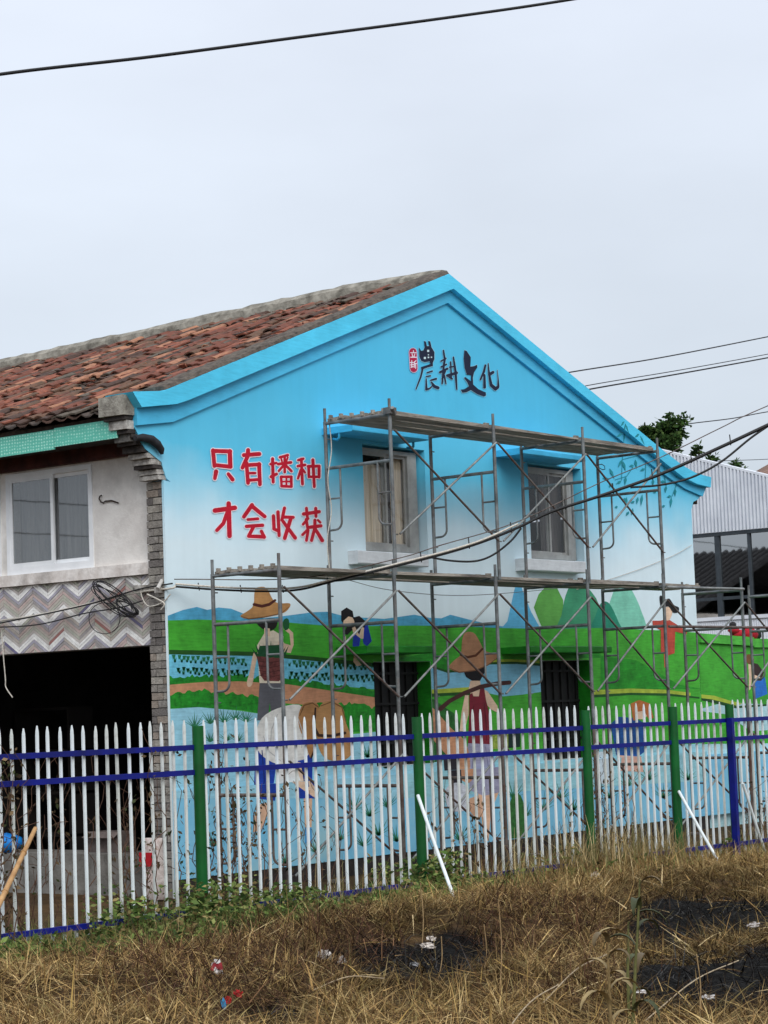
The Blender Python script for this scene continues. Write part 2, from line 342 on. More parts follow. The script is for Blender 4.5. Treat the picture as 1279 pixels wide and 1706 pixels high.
n4 = N.new('ShaderNodeTexNoise'); n4.inputs['Scale'].default_value = 1.4; n4.inputs['Detail'].default_value = 6; L.new(t.outputs['Object'], n4.inputs['Vector'])
mr4 = N.new('ShaderNodeMapRange'); mr4.inputs['To Min'].default_value = .92; mr4.inputs['To Max'].default_value = 1.03; mr4.inputs['From Min'].default_value = .3; mr4.inputs['From Max'].default_value = .7
n5 = N.new('ShaderNodeTexNoise'); n5.inputs['Scale'].default_value = 2.4; n5.inputs['Detail'].default_value = 6; mp5 = N.new('ShaderNodeMapping'); mp5.inputs['Scale'].default_value = (3.2, 1, .35)
L.new(t.outputs['Object'], mp5.inputs['Vector']); L.new(mp5.outputs['Vector'], n5.inputs['Vector'])
av = N.new('ShaderNodeMix'); av.inputs['Factor'].default_value = .4; L.new(n4.outputs['Fac'], av.inputs['A']); L.new(n5.outputs['Fac'], av.inputs['B'])
L.new(av.outputs['Result'], mr4.inputs['Value'])
vs_ = N.new('ShaderNodeVectorMath'); vs_.operation = 'SCALE'; L.new(cr.outputs['Color'], vs_.inputs[0]); L.new(mr4.outputs[0], vs_.inputs['Scale'])
L.new(vs_.outputs['Vector'], B.inputs['Base Color']); B.inputs['Roughness'].default_value = .6; B.inputs['Specular IOR Level'].default_value = .25
nb = N.new('ShaderNodeTexNoise'); nb.inputs['Scale'].default_value = 3; nb.inputs['Detail'].default_value = 8; L.new(t.outputs['Object'], nb.inputs['Vector'])
b = N.new('ShaderNodeBump'); b.inputs['Strength'].default_value = .2; b.inputs['Distance'].default_value = .03; L.new(nb.outputs['Fac'], b.inputs['Height']); L.new(b.outputs['Normal'], B.inputs['Normal'])
gable = MB().plate_y(outline, holes, -.01, .02).build('gable_wall', m_wall, house)
# masonry behind the plaster
core = [(.09, 0.0), (10.98, 0.0), (10.98, 4.7), (10.8, 4.85), (5.12, 6.86), (.3, 4.98), (.09, 4.9)]
MB().plate_y(core, holes, .021, .27).build('wall_core', m_wall, house)
M_band = paint_mat((82, 204, 240), .10, 1.2)
MB().plate_y(vtop+list(reversed(band1)), [], -.13, .27).build('verge_board', M_band, house)
M_band2 = paint_mat((78, 186, 226), .08, 1.2)
MB().plate_y(band1+list(reversed(band2)), [], -.05, .018).build('verge_moulding', M_band2, house)
# plinth of the mural wall
M_plinth = mat('pale_water_paint', srgb(138, 198, 222), srgb(104, 178, 212), scale=2.0, rough=.6, bump=.2, c3=srgb(176, 208, 202), dirt=.5)
M_dampcourse = mat('dark_bare_footing', srgb(58, 52, 50), srgb(34, 30, 28), scale=6, rough=.95, bump=.5)
MB().box(-.05, 11.02, -.06, -.0115, .19, 1.10).build('plinth', M_plinth, house)
MB().box(-.05, 11.02, -.05, -.0115, -.3, .188).build('footing', M_dampcourse, house)

# ---- mural: flat painted shapes on the plaster ----------------------------
OPEN = [W1, W2, W3, W4]
def clip_half(poly, ax, val, keep_less):
    out = []
    for i in range(len(poly)):
        a, b = poly[i], poly[(i+1) % len(poly)]
        ia = (a[ax] <= val) == keep_less or a[ax] == val; ib = (b[ax] <= val) == keep_less or b[ax] == val
        if ia: out.append(a)
        if ia != ib:
            k = (val-a[ax])/(b[ax]-a[ax]); out.append((a[0]+k*(b[0]-a[0]), a[1]+k*(b[1]-a[1])))
    return out
def minus_rect(polys, rc):
    x0, x1, z0, z1 = rc; res = []
    for p in polys:
        if max(q[0] for q in p) <= x0 or min(q[0] for q in p) >= x1 or max(q[1] for q in p) <= z0 or min(q[1] for q in p) >= z1:
            res.append(p); continue
        mid = clip_half(clip_half(p, 0, x0, False), 0, x1, True)
        for c in (clip_half(p, 0, x0, True), clip_half(p, 0, x1, False), clip_half(mid, 1, z0, True), clip_half(mid, 1, z1, False)):
            if len(c) >= 3: res.append(c)
    return res
LAYER = [0]
def wpt(p): q = at_y(p[0], p[1], -.012); return (q[0], q[2])
def painted(name, polys, color, parent=None, px=True, var=.12, scale=6, label=None, lowest=.20, xmax=10.995, xmin=-.045, step=.0016, split=True, base=-.0115):
    """flat paint: list of polygons (photo positions) laid on the wall, each layer a hair proud of the last"""
    if len(polys) > 1 and name in ONE_EACH:
        for pl in polys: o = painted(name, [pl], color, parent, px, var, scale, label, lowest, xmax, xmin, step, split, base)
        return o
    mb = MB(); LAYER[0] += 1
    for ip, pl in enumerate(polys):
        k = LAYER[0]*.00005+min(ip, 60)*.000008
        pts = [wpt(p) for p in pl] if px else pl
        tris = tessellate_polygon([[Vector((p[0], p[1], 0)) for p in pts]])
        cells = [[pts[i] for i in t] for t in tris]
        for rc in OPEN: cells = minus_rect(cells, rc)
        for c in cells:
            for lo in ((False, True) if split else (False,)):
                d = clip_half(c, 1, 1.101 if split else -9, lo) if split else c
                if lo: d = clip_half(d, 1, lowest, False) if len(d) > 2 else d
                if len(d) > 2: d = clip_half(d, 0, xmax, True)
                if len(d) > 2: d = clip_half(d, 0, xmin, False)
                if len(d) < 3: continue
                ar = sum(d[i][0]*d[(i+1) % len(d)][1]-d[(i+1) % len(d)][0]*d[i][1] for i in range(len(d)))
                if abs(ar) < 1e-7: continue
                if ar < 0: d = d[::-1]
                y = (-.0605 if lo else base)-k-.0004
                mb.add([(q[0], y, q[1]) for q in d], [tuple(range(len(d)))])
    o = mb.build(name, paint_mat(color, var, scale), parent or gable)
    if label: o['label'] = label
    if name in ('painted_rice_shoots', 'painted_rice_tufts', 'painted_bamboo_leaves', 'painted_seedlings'): o['kind'] = 'stuff'
    return o
ONE_EACH = ('painted_yellow_bank', 'painted_field_shade', 'painted_dark_ridge', 'painted_field_edge', 'character_dot', 'painted_lower_paddy')
def cap(p, q, w0, w1=None, n=5):
    """round-ended brush stroke as one outline"""
    w1 = w0 if w1 is None else w1; a = math.atan2(q[1]-p[1], q[0]-p[0]); out = []
    for k in range(n+1):
        t_ = a+math.pi/2+math.pi*k/n; out.append((p[0]+math.cos(t_)*w0/2, p[1]+math.sin(t_)*w0/2))
    for k in range(n+1):
        t_ = a-math.pi/2+math.pi*k/n; out.append((q[0]+math.cos(t_)*w1/2, q[1]+math.sin(t_)*w1/2))
    return out
def strokes(lines, extra=0.0, T=lambda p: p, sc=1.0):
    """polylines [(x,y,w)...] -> capsules in photo positions"""
    res = []
    for ln in lines:
        for a, b in zip(ln[:-1], ln[1:]): res.append(cap(T(a[:2]), T(b[:2]), (a[2]+extra)*sc, (b[2]+extra)*sc))
    return res
def smooth_loop(pts, n=3):
    P = [Vector((p[0], p[1])) for p in pts]; out = []; m_ = len(P)
    for i in range(m_):
        p0, p1, p2, p3 = P[i-1], P[i], P[(i+1) % m_], P[(i+2) % m_]
        for k in range(n):
            t_ = k/n
            q = .5*((2*p1)+(-p0+p2)*t_+(2*p0-5*p1+4*p2-p3)*t_*t_+(-p0+3*p1-3*p2+p3)*t_**3); out.append((q.x, q.y))
    return out

# far hills and peaks
painted('painted_far_hills', [[(268, 1040), (268, 1030), (305, 1016), (328, 1011), (345, 1016), (364, 1012), (385, 1014), (405, 1022), (440, 1030), (490, 1024), (520, 1020), (545, 1019), (575, 1027), (640, 1031), (690, 1024), (715, 1029), (735, 1030), (750, 1024), (785, 1033), (815, 1040), (840, 1044), (840, 1060), (268, 1060)]], (82, 168, 205), var=.18)
painted('painted_peak', [[(830, 1052), (845, 1035), (856, 985), (863, 962), (871, 985), (885, 1020), (903, 1052)]], (96, 184, 226), scale=3)
painted('painted_peak', [[(905, 1050), (898, 1035), (889, 1012), (897, 990), (908, 978), (928, 980), (938, 1000), (938, 1050)]], (96, 168, 76), scale=3)
painted('painted_peak', [smooth_loop([(930, 1055), (935, 1025), (942, 992), (954, 968), (966, 967), (980, 980), (998, 1008), (1004, 1055)])], (62, 150, 110), scale=3)
painted('painted_peak', [smooth_loop([(1012, 1050), (1012, 1018), (1020, 990), (1026, 972), (1034, 968), (1044, 972), (1056, 990), (1068, 1018), (1073, 1050)])], (128, 204, 178), scale=3)
painted('painted_peak', [smooth_loop([(982, 1058), (990, 1030), (1000, 1006), (1009, 1002), (1018, 1010), (1030, 1036), (1036, 1058)])], (34, 136, 108), scale=3)
# green fields
painted('painted_green_field', [[(268, 1034), (330, 1032), (400, 1034), (480, 1037), (540, 1042), (600, 1043), (690, 1042), (760, 1043), (830, 1046), (930, 1048), (1000, 1046), (1100, 1050), (1200, 1056), (1200, 1270), (268, 1270)]], (70, 172, 50), var=.26, scale=2.2)
painted('painted_field_shade', [[(640, 1100), (700, 1108), (745, 1122), (745, 1100), (720, 1085), (690, 1092)], [(1000, 1092), (1060, 1100), (1130, 1140), (1170, 1148), (1000, 1149)], [(880, 1080), (1000, 1080), (1000, 1096), (880, 1098)]], (40, 150, 38), var=.3, scale=4)
# paddy strip on the left, path, banks
painted('painted_dark_ridge', [[(268, 1082), (430, 1086), (520, 1094), (640, 1106), (640, 1114), (520, 1102), (430, 1093), (268, 1090)]], (34, 84, 26))
painted('painted_paddy_water', [[(268, 1090), (430, 1093), (520, 1101), (640, 1113), (640, 1150), (560, 1142), (480, 1134), (268, 1130)]], (112, 196, 222), var=.2, scale=9)
bl = []
for row in range(4):
    for i in range(44):
        u = 290+i*8.3+random.uniform(-2, 2)+row*3; v = 1094+row*9.5+(u-290)*.042+random.uniform(-1.5, 1.5)
        if 412 < u < 482: continue
        for k in (-1, 0, 1): bl.append([(u-1.6, v), (u+k*2.6, v-6-random.random()*3), (u+1.6, v)] if row % 2 else [(u-2.2+k, v-2), (u+2.2+k, v-2), (u+k*1.2, v+6)])
painted('painted_rice_shoots', bl, (30, 112, 66), step=.0001)
def ragged(top, bottom, amp):
    out = []
    for (a, b) in zip(top[:-1], top[1:]):
        n = max(2, int((b[0]-a[0])/4))
        for i in range(n):
            k = i/n; out.append((a[0]+(b[0]-a[0])*k, a[1]+(b[1]-a[1])*k+random.uniform(-amp, amp)))
    return out+[top[-1]]+list(reversed(bottom))
painted('painted_grass_bank', [ragged([(268, 1127), (400, 1125), (480, 1131), (560, 1140), (640, 1152)], [(268, 1145), (400, 1142), (480, 1146), (560, 1156), (640, 1168)], 3.5)], (28, 134, 36), var=.3, scale=14)
painted('painted_earth_path', [[(268, 1142), (340, 1136), (400, 1135), (480, 1140), (560, 1152), (640, 1164), (640, 1186), (560, 1178), (480, 1172), (400, 1164), (340, 1160), (268, 1164)]], (198, 142, 106), var=.14, scale=8)
painted('painted_grass_bank', [ragged([(268, 1158), (340, 1150), (400, 1157), (440, 1162), (480, 1175), (560, 1172), (590, 1172), (640, 1182)], [(268, 1180), (340, 1180), (400, 1182), (440, 1190), (480, 1230), (560, 1224), (590, 1220), (640, 1216)], 3.5)], (34, 142, 36), var=.35, scale=14)
# pale lower paddy
painted('painted_lower_paddy', [[(268, 1182), (330, 1178), (400, 1184), (450, 1192), (480, 1230), (600, 1222), (660, 1215), (660, 1330), (268, 1330)]], (150, 204, 222), var=.16, scale=3)
painted('painted_lower_paddy', [[(660, 1262), (760, 1256), (880, 1248), (1000, 1246), (1180, 1238), (1180, 1300), (660, 1330)]], (150, 204, 214), var=.16, scale=3)
painted('painted_pond', [[(700, 1105), (712, 1108), (745, 1119), (780, 1116), (816, 1106), (860, 1105), (905, 1109), (905, 1152), (870, 1157), (838, 1160), (800, 1152), (745, 1152), (690, 1156)]], (128, 192, 218), var=.12, scale=4)
painted('painted_field_edge', [[(690, 1103), (712, 1106), (745, 1117), (780, 1114), (816, 1103), (860, 1102), (905, 1106), (905, 1110), (860, 1106), (816, 1107), (780, 1118), (745, 1121), (712, 1110), (690, 1107)], [(690, 1156), (745, 1153), (800, 1152), (800, 1158), (745, 1159), (690, 1163)]], (30, 84, 28))
painted('painted_yellow_bank', [[(690, 1150), (745, 1147), (790, 1144), (790, 1152), (745, 1154), (690, 1157)], [(800, 1100), (850, 1098), (905, 1101), (905, 1105), (850, 1102), (800, 1104)], [(980, 1150), (1050, 1147), (1110, 1149), (1150, 1154), (1150, 1160), (1110, 1155), (1050, 1154), (980, 1158)]], (170, 190, 64), var=.2)
painted('painted_dark_ridge', [[(975, 1158), (1050, 1154), (1110, 1155), (1165, 1161), (1165, 1164), (1110, 1159), (1050, 1158), (975, 1163)]], (28, 88, 30))
painted('painted_shrubs', [smooth_loop([(690, 1215), (692, 1180), (704, 1160), (722, 1165), (740, 1178), (762, 1196), (770, 1240), (740, 1266), (690, 1266)])], (40, 104, 42), var=.35, scale=16)
# rice tufts in the pale water
bl = []
for (u, v, s_) in [(324, 1212, 1.3), (350, 1206, 1.2), (373, 1204, 1.2), (392, 1200, 1.2), (410, 1203, 1.1), (350, 1236, .9), (378, 1234, .9), (396, 1235, .9), (612, 1262, 1.2), (642, 1280, 1.0), (585, 1350, 1.4), (610, 1360, 1.3), (640, 1345, 1.5), (600, 1410, 1.5), (625, 1392, 1.5), (560, 1400, 1.2), (655, 1402, 1.3), (745, 1340, 1.6), (760, 1400, 1.6), (850, 1330, 1.8), (870, 1360, 1.7), (900, 1350, 1.6), (930, 1330, 1.5), (950, 1350, 1.6), (1040, 1310, 1.4), (1075, 1300, 1.4), (1100, 1330, 1.4), (520, 1420, 1.2), (470, 1440, 1.1), (350, 1410, 1.2), (1010, 1330, 1.2), (1140, 1300, 1.2)]:
    for k in range(9):
        a_ = (k-4)*.27+random.uniform(-.08, .08); l_ = (15+random.random()*9)*s_
        bl.append([(u-1.4, v), (u+math.sin(a_)*l_, v-math.cos(a_)*l_), (u+1.4, v)])
painted('painted_rice_tufts', bl, (44, 120, 84), step=.0001, var=.25)
# ---- figures
SKIN = (228, 196, 168)
def fig(name, pts, color, sm=True, **k): return painted(name, [smooth_loop(pts) if sm else pts], color, **k)
# farmer carrying a basket of seedlings
fig('painted_trousers', [(433, 1125), (468, 1128), (470, 1175), (473, 1200), (452, 1200), (449, 1170), (446, 1200), (428, 1200), (430, 1170)], (92, 92, 98), False)
fig('painted_arm', [(422, 1088), (428, 1092), (424, 1115), (420, 1140), (413, 1144), (411, 1136), (416, 1118)], SKIN)
fig('painted_shirt', [(430, 1090), (470, 1078), (472, 1060), (455, 1050), (440, 1055), (428, 1075), (432, 1138), (470, 1138)], (226, 214, 190), False)
fig('painted_arm', [(466, 1062), (474, 1072), (484, 1075), (482, 1056), (472, 1048), (477, 1044), (488, 1054), (489, 1074), (484, 1088), (472, 1086), (462, 1076)], SKIN, False)
fig('painted_seedling_bunch', [(474, 1050), (471, 1036), (476, 1030), (481, 1033), (481, 1046)], (24, 88, 48))
fig('painted_hair', [(427, 1034), (458, 1030), (461, 1042), (452, 1050), (436, 1047)], (28, 24, 22))
fig('painted_neck', [(440, 1046), (449, 1047), (450, 1060), (440, 1060)], SKIN, False)
painted('painted_seedlings', [[(428+i*4, 1096), (418+i*6.3+random.uniform(-3, 3), 1062+random.uniform(0, 10)+abs(i-5)*2), (434+i*4, 1096)] for i in range(11)]+[[(428, 1094), (474, 1092), (468, 1074), (432, 1076)]], (22, 82, 46))
fig('painted_basket', [(427, 1092), (450, 1096), (472, 1090), (470, 1130), (464, 1135), (440, 1134), (434, 1126)], (118, 62, 58), False, var=.35, scale=26)
fig('painted_straw_hat', [(400, 1026), (412, 1018), (422, 1008), (424, 984), (431, 978), (444, 980), (455, 1000), (466, 1005), (482, 1005), (482, 1012), (470, 1022), (440, 1028), (412, 1031)], (178, 132, 82), var=.14)
painted('painted_hat_band', strokes([[(423, 1007, 5), (436, 1010, 5), (448, 1007, 5), (458, 1000, 4)]]), (72, 28, 22))
painted('painted_hat_rim', strokes([[(402, 1027, 1.2), (414, 1031, 1.8), (440, 1028, 1.8), (468, 1022, 1.5), (481, 1011, 1)]]), (120, 82, 46))
for k in range(4): painted('painted_basket_weave', strokes([[(430+k*.8, 1101+k*8, 1.2), (450, 1104+k*8, 1.4), (470-k*.6, 1100+k*8, 1.2)]]), (78, 36, 34))
# boy crouching
fig('painted_leg', [(590, 1080), (597, 1082), (594, 1098), (602, 1108), (594, 1110), (588, 1102)], SKIN, False)
fig('painted_shorts', [(588, 1052), (598, 1045), (612, 1040), (619, 1068), (611, 1077), (605, 1072), (602, 1052), (597, 1082), (587, 1084)], (26, 52, 168), False)
fig('painted_vest', [(572, 1055), (584, 1030), (598, 1026), (610, 1036), (606, 1048), (596, 1056), (586, 1050), (578, 1058)], (24, 20, 22), False)
fig('painted_arm', [(586, 1046), (591, 1044), (598, 1058), (602, 1044), (606, 1046), (605, 1064), (601, 1064), (588, 1054)], SKIN, False)
fig('painted_face', [(571, 1032), (578, 1027), (586, 1028), (590, 1038), (582, 1044), (573, 1042)], SKIN)
fig('painted_hair', [(568, 1034), (568, 1018), (577, 1012), (587, 1018), (589, 1029), (580, 1027), (572, 1034), (571, 1038)], (22, 18, 20), False)
painted('painted_arm', [[(571, 1060), (576, 1060), (575, 1078), (571, 1078)]], SKIN)
# bent farmer with a wide straw hat
fig('painted_leg', [(424, 1340), (446, 1336), (440, 1356), (428, 1384), (416, 1386), (417, 1362)], (212, 172, 142), False)
fig('painted_leg', [(500, 1330), (514, 1330), (513, 1378), (502, 1378)], (226, 184, 152), False)
fig('painted_sock', [(502, 1378), (513, 1378), (514, 1405), (502, 1405)], (70, 150, 205), False)
fig('painted_trousers', [(426, 1230), (480, 1240), (520, 1260), (520, 1330), (492, 1330), (490, 1276), (460, 1272), (452, 1334), (422, 1330)], (20, 60, 160), False, var=.25)
fig('painted_arm', [(488, 1268), (500, 1270), (506, 1296), (524, 1318), (520, 1330), (508, 1322), (476, 1300)], SKIN, False)
fig('painted_shirt', [(428, 1248), (426, 1222), (436, 1196), (462, 1180), (498, 1174), (512, 1198), (518, 1236), (510, 1262), (492, 1268), (470, 1274), (446, 1266)], (222, 220, 214), var=.12, scale=9)
painted('painted_sleeve', [[(466, 1272), (490, 1266), (500, 1300), (458, 1306)]], (224, 222, 218))
fig('painted_straw_hat', [(497, 1190), (505, 1173), (520, 1170), (531, 1178), (524, 1210), (523, 1250), (516, 1262), (508, 1236), (498, 1212)], (172, 124, 76), var=.14)
fig('painted_straw_hat', [(526, 1200), (534, 1174), (552, 1168), (570, 1178), (576, 1205), (588, 1236), (584, 1258), (566, 1268), (540, 1262), (528, 1236)], (182, 136, 86), var=.14)
painted('painted_hat_band', strokes([[(525, 1180, 3), (523, 1210, 3.5), (530, 1225, 5), (552, 1226, 5), (574, 1221, 5)]]), (52, 30, 20))
painted('painted_hat_string', strokes([[(523, 1250, 3), (518, 1262, 3)]]), (52, 30, 20))
painted('painted_hat_rim', strokes([[(499, 1192, 1.5), (506, 1175, 2), (520, 1171, 2), (530, 1178, 1.5)]]), (112, 74, 40))
painted('painted_hat_rim', strokes([[(534, 1176, 1.5), (552, 1169, 2), (569, 1178, 2), (576, 1203, 1.5)]]), (118, 80, 44))
for f_ in ([(462, 1190, 1.2), (452, 1215, 2), (450, 1240, 1.2)], [(496, 1196, 1.2), (504, 1220, 2), (502, 1246, 1.2)], [(438, 1226, 1), (448, 1252, 1.8), (468, 1268, 1)]): painted('painted_fold', strokes([f_]), (186, 186, 184))
for f_ in ([(436, 1250, 1.5), (440, 1300, 2.5), (436, 1328, 1.5)], [(502, 1276, 1.5), (508, 1310, 2)]): painted('painted_fold', strokes([f_]), (12, 36, 112))
# woman with a carrying pole
fig('painted_leg', [(776, 1330), (790, 1325), (796, 1360), (788, 1366), (776, 1350)], (208, 164, 134), False)
fig('painted_leg', [(790, 1320), (826, 1318), (812, 1350), (808, 1400), (800, 1402), (796, 1360)], (222, 178, 146), False)
fig('painted_skirt', [(779, 1236), (818, 1236), (826, 1290), (834, 1318), (800, 1326), (776, 1316), (776, 1270)], (158, 156, 180), False, var=.2)
fig('painted_arm', [(774, 1158), (780, 1158), (780, 1190), (773, 1218), (765, 1218), (768, 1188)], SKIN, False)
fig('painted_arm', [(805, 1148), (812, 1152), (828, 1176), (830, 1188), (818, 1182), (808, 1172)], SKIN, False)
fig('painted_neck', [(783, 1134), (799, 1134), (802, 1150), (798, 1162), (786, 1162), (780, 1148)], SKIN, False)
fig('painted_red_vest', [(781, 1158), (786, 1154), (788, 1160), (797, 1160), (799, 1148), (806, 1146), (809, 1166), (815, 1190), (818, 1240), (779, 1238), (781, 1190)], (122, 30, 46), False, var=.15)
fig('painted_hair', [(772, 1119), (806, 1110), (807, 1120), (799, 1134), (786, 1134), (776, 1128)], (22, 18, 22), False)
painted('painted_carrying_pole', strokes([[(733, 1181, 8), (748, 1168, 7), (772, 1155, 7), (800, 1144, 7), (826, 1139, 7), (848, 1137, 7)]]), (74, 42, 38))
fig('painted_straw_hat', [(747, 1112), (756, 1100), (767, 1090), (769, 1068), (774, 1054), (788, 1054), (797, 1066), (805, 1082), (812, 1086), (828, 1090), (828, 1096), (812, 1108), (790, 1117), (764, 1120)], (186, 136, 100), var=.14)
painted('painted_hat_band', strokes([[(767, 1091, 3.5), (778, 1095, 4), (792, 1092, 4), (803, 1081, 3.5)]]), (96, 50, 28))
painted('painted_hat_rim', strokes([[(748, 1113, 1.2), (764, 1120, 1.8), (790, 1117, 1.8), (812, 1108, 1.5), (828, 1096, 1)]]), (126, 86, 58))
for f_ in ([(788, 1176, 1), (787, 1206, 2), (790, 1234, 1)], [(806, 1172, 1), (809, 1204, 2), (810, 1234, 1)]): painted('painted_fold', strokes([f_]), (84, 18, 32))
for f_ in ([(788, 1244, 1), (786, 1284, 2), (790, 1316, 1)], [(808, 1244, 1), (814, 1286, 2), (816, 1314, 1)]): painted('painted_fold', strokes([f_]), (124, 122, 148))
# brown calf and baskets by the pole
fig('painted_calf', [(696, 1198), (704, 1184), (718, 1178), (734, 1194), (752, 1214), (772, 1232), (782, 1262), (780, 1300), (764, 1300), (752, 1268), (738, 1252), (722, 1234), (706, 1226), (697, 1222)], (196, 142, 106), var=.22)
fig('painted_dark_bag', [(738, 1262), (760, 1258), (764, 1308), (742, 1312)], (40, 36, 42), False)
fig('painted_grey_sack', [(736, 1316), (752, 1304), (770, 1310), (774, 1345), (756, 1352), (740, 1345)], (198, 202, 210), var=.2, scale=14)
painted('painted_patterned_panel', [[(818, 1216), (846, 1214), (846, 1246), (818, 1248)]], (150, 172, 70), var=.4, scale=30)
painted('painted_dark_panel', [[(846, 1214), (866, 1212), (866, 1244), (846, 1246)]], (18, 44, 40))
fig('painted_shrubs', [(846, 1420), (840, 1360), (846, 1330), (858, 1322), (868, 1345), (872, 1400)], (52, 112, 50), var=.35, scale=16)
# planting woman in blue, further right
fig('painted_blue_dress', [(1016, 1206), (1030, 1194), (1056, 1196), (1072, 1204), (1076, 1250), (1060, 1262), (1026, 1258)], (22, 78, 142), False, var=.3)
fig('painted_face', [(1056, 1186), (1070, 1180), (1078, 1190), (1070, 1198), (1058, 1196)], SKIN)
fig('painted_straw_hat', [(1050, 1172), (1064, 1166), (1082, 1172), (1088, 1196), (1080, 1198), (1072, 1184), (1060, 1186), (1060, 1200), (1054, 1200)], (186, 110, 56), False, var=.15)
fig('painted_skirt', [(1030, 1258), (1062, 1260), (1066, 1286), (1028, 1284)], (214, 168, 150), False)
fig('painted_pale_figure', [(994, 1260), (1004, 1252), (1014, 1262), (1016, 1300), (994, 1304)], (206, 222, 230))
# scarecrow girl
fig('painted_leg', [(1105, 1088), (1113, 1088), (1111, 1110), (1106, 1112)], (206, 110, 78), False)
fig('painted_red_dress', [(1086, 1034), (1100, 1034), (1110, 1030), (1126, 1040), (1144, 1052), (1143, 1057), (1124, 1052), (1123, 1088), (1112, 1092), (1100, 1086), (1100, 1050), (1087, 1042)], (186, 74, 58), False, var=.18)
fig('painted_face', [(1108, 1012), (1116, 1012), (1119, 1022), (1114, 1033), (1107, 1032), (1104, 1020)], SKIN)
fig('painted_black_hat', [(1098, 994), (1102, 993), (1106, 1000), (1114, 997), (1122, 1008), (1130, 1012), (1129, 1020), (1120, 1020), (1112, 1010), (1101, 1012)], (20, 18, 22))
# bamboo leaves under the right eave (drawn over the mouldings as well, so kept on the flat field)
bam_l = []; bam_s = []
def bp(p): return (990+p[0]*200/1279, 690+p[1]*200/1279)
for a_, b_ in [((295, 480), (245, 570)), ((300, 500), (328, 610)), ((155, 575), (210, 690)), ((80, 680), (165, 692)), ((285, 710), (225, 745)), ((180, 735), (150, 785)), ((430, 480), (445, 585)), ((415, 545), (365, 555)), ((535, 580), (480, 605)), ((555, 465), (505, 480)), ((330, 660), (320, 760)), ((700, 715), (755, 725)), ((812, 650), (818, 725)), ((760, 760), (750, 840)), ((855, 790), (855, 880)), ((815, 870), (765, 885)), ((815, 880), (805, 1000)), ((715, 985), (750, 975)), ((505, 850), (490, 985)), ((460, 880), (445, 960)), ((425, 930), (380, 945)), ((405, 1000), (390, 1080)), ((365, 1035), (330, 1085)), ((245, 985), (210, 995)), ((620, 690), (618, 765)), ((570, 420), (600, 505)), ((655, 825), (620, 835)), ((340, 880), (325, 990)), ((300, 320), (250, 370)), ((340, 905), (285, 910))]:
    p, q = bp(a_), bp(b_); d = Vector((q[0]-p[0], q[1]-p[1])); n_ = Vector((-d.y, d.x)).normalized()*2.3
    bam_l.append([p, (p[0]+d.x*.4+n_.x, p[1]+d.y*.4+n_.y), q, (p[0]+d.x*.4-n_.x, p[1]+d.y*.4-n_.y)])
for ln in [[(300, 320, 3), (285, 700, 3)], [(410, 560, 3), (340, 660, 3), (215, 700, 3)], [(545, 480, 3), (535, 740, 3)], [(300, 310, 3), (400, 385, 3), (540, 460, 3), (600, 540, 3)], [(720, 400, 3), (590, 470, 3)], [(460, 440, 3), (300, 480, 3)], [(900, 640, 3), (860, 780, 3), (820, 880, 3)], [(720, 560, 3), (760, 760, 3)]]:
    bam_s += strokes([[(*bp(p), 1.0) for p in ln]])
painted('painted_bamboo_leaves', bam_l+bam_s, (26, 136, 148), step=.0001, split=False, base=-.014)
def over_band(name, segs, y, col):
    mb = MB()
    for a_, b_ in segs:
        A = at_y(*bp(a_), y); Bq = at_y(*bp(b_), y); d = Vector((Bq[0]-A[0], Bq[2]-A[2])); n_ = Vector((-d.y, d.x)).normalized()*.02
        mb.add([(A[0], y, A[2]), (A[0]+d.x*.4+n_.x, y, A[2]+d.y*.4+n_.y), (Bq[0], y, Bq[2]), (A[0]+d.x*.4-n_.x, y, A[2]+d.y*.4-n_.y)], [(0, 1, 2, 3)])
    return tag(mb.build(name, paint_mat(col), gable), kind='stuff')
over_band('painted_bamboo_leaves', [((320, 75), (278, 130)), ((325, 95), (372, 215)), ((300, 205), (225, 250)), ((480, 210), (425, 250)), ((485, 225), (535, 330)), ((318, 180), (330, 100))], -.132, (26, 136, 148))
over_band('painted_bamboo_leaves', [((320, 200), (310, 310)), ((465, 310), (440, 380)), ((480, 310), (485, 375)), ((735, 400), (700, 430)), ((870, 520), (810, 540)), ((930, 570), (940, 650)), ((740, 560), (745, 600)), ((905, 640), (860, 680))], -.052, (26, 136, 148))

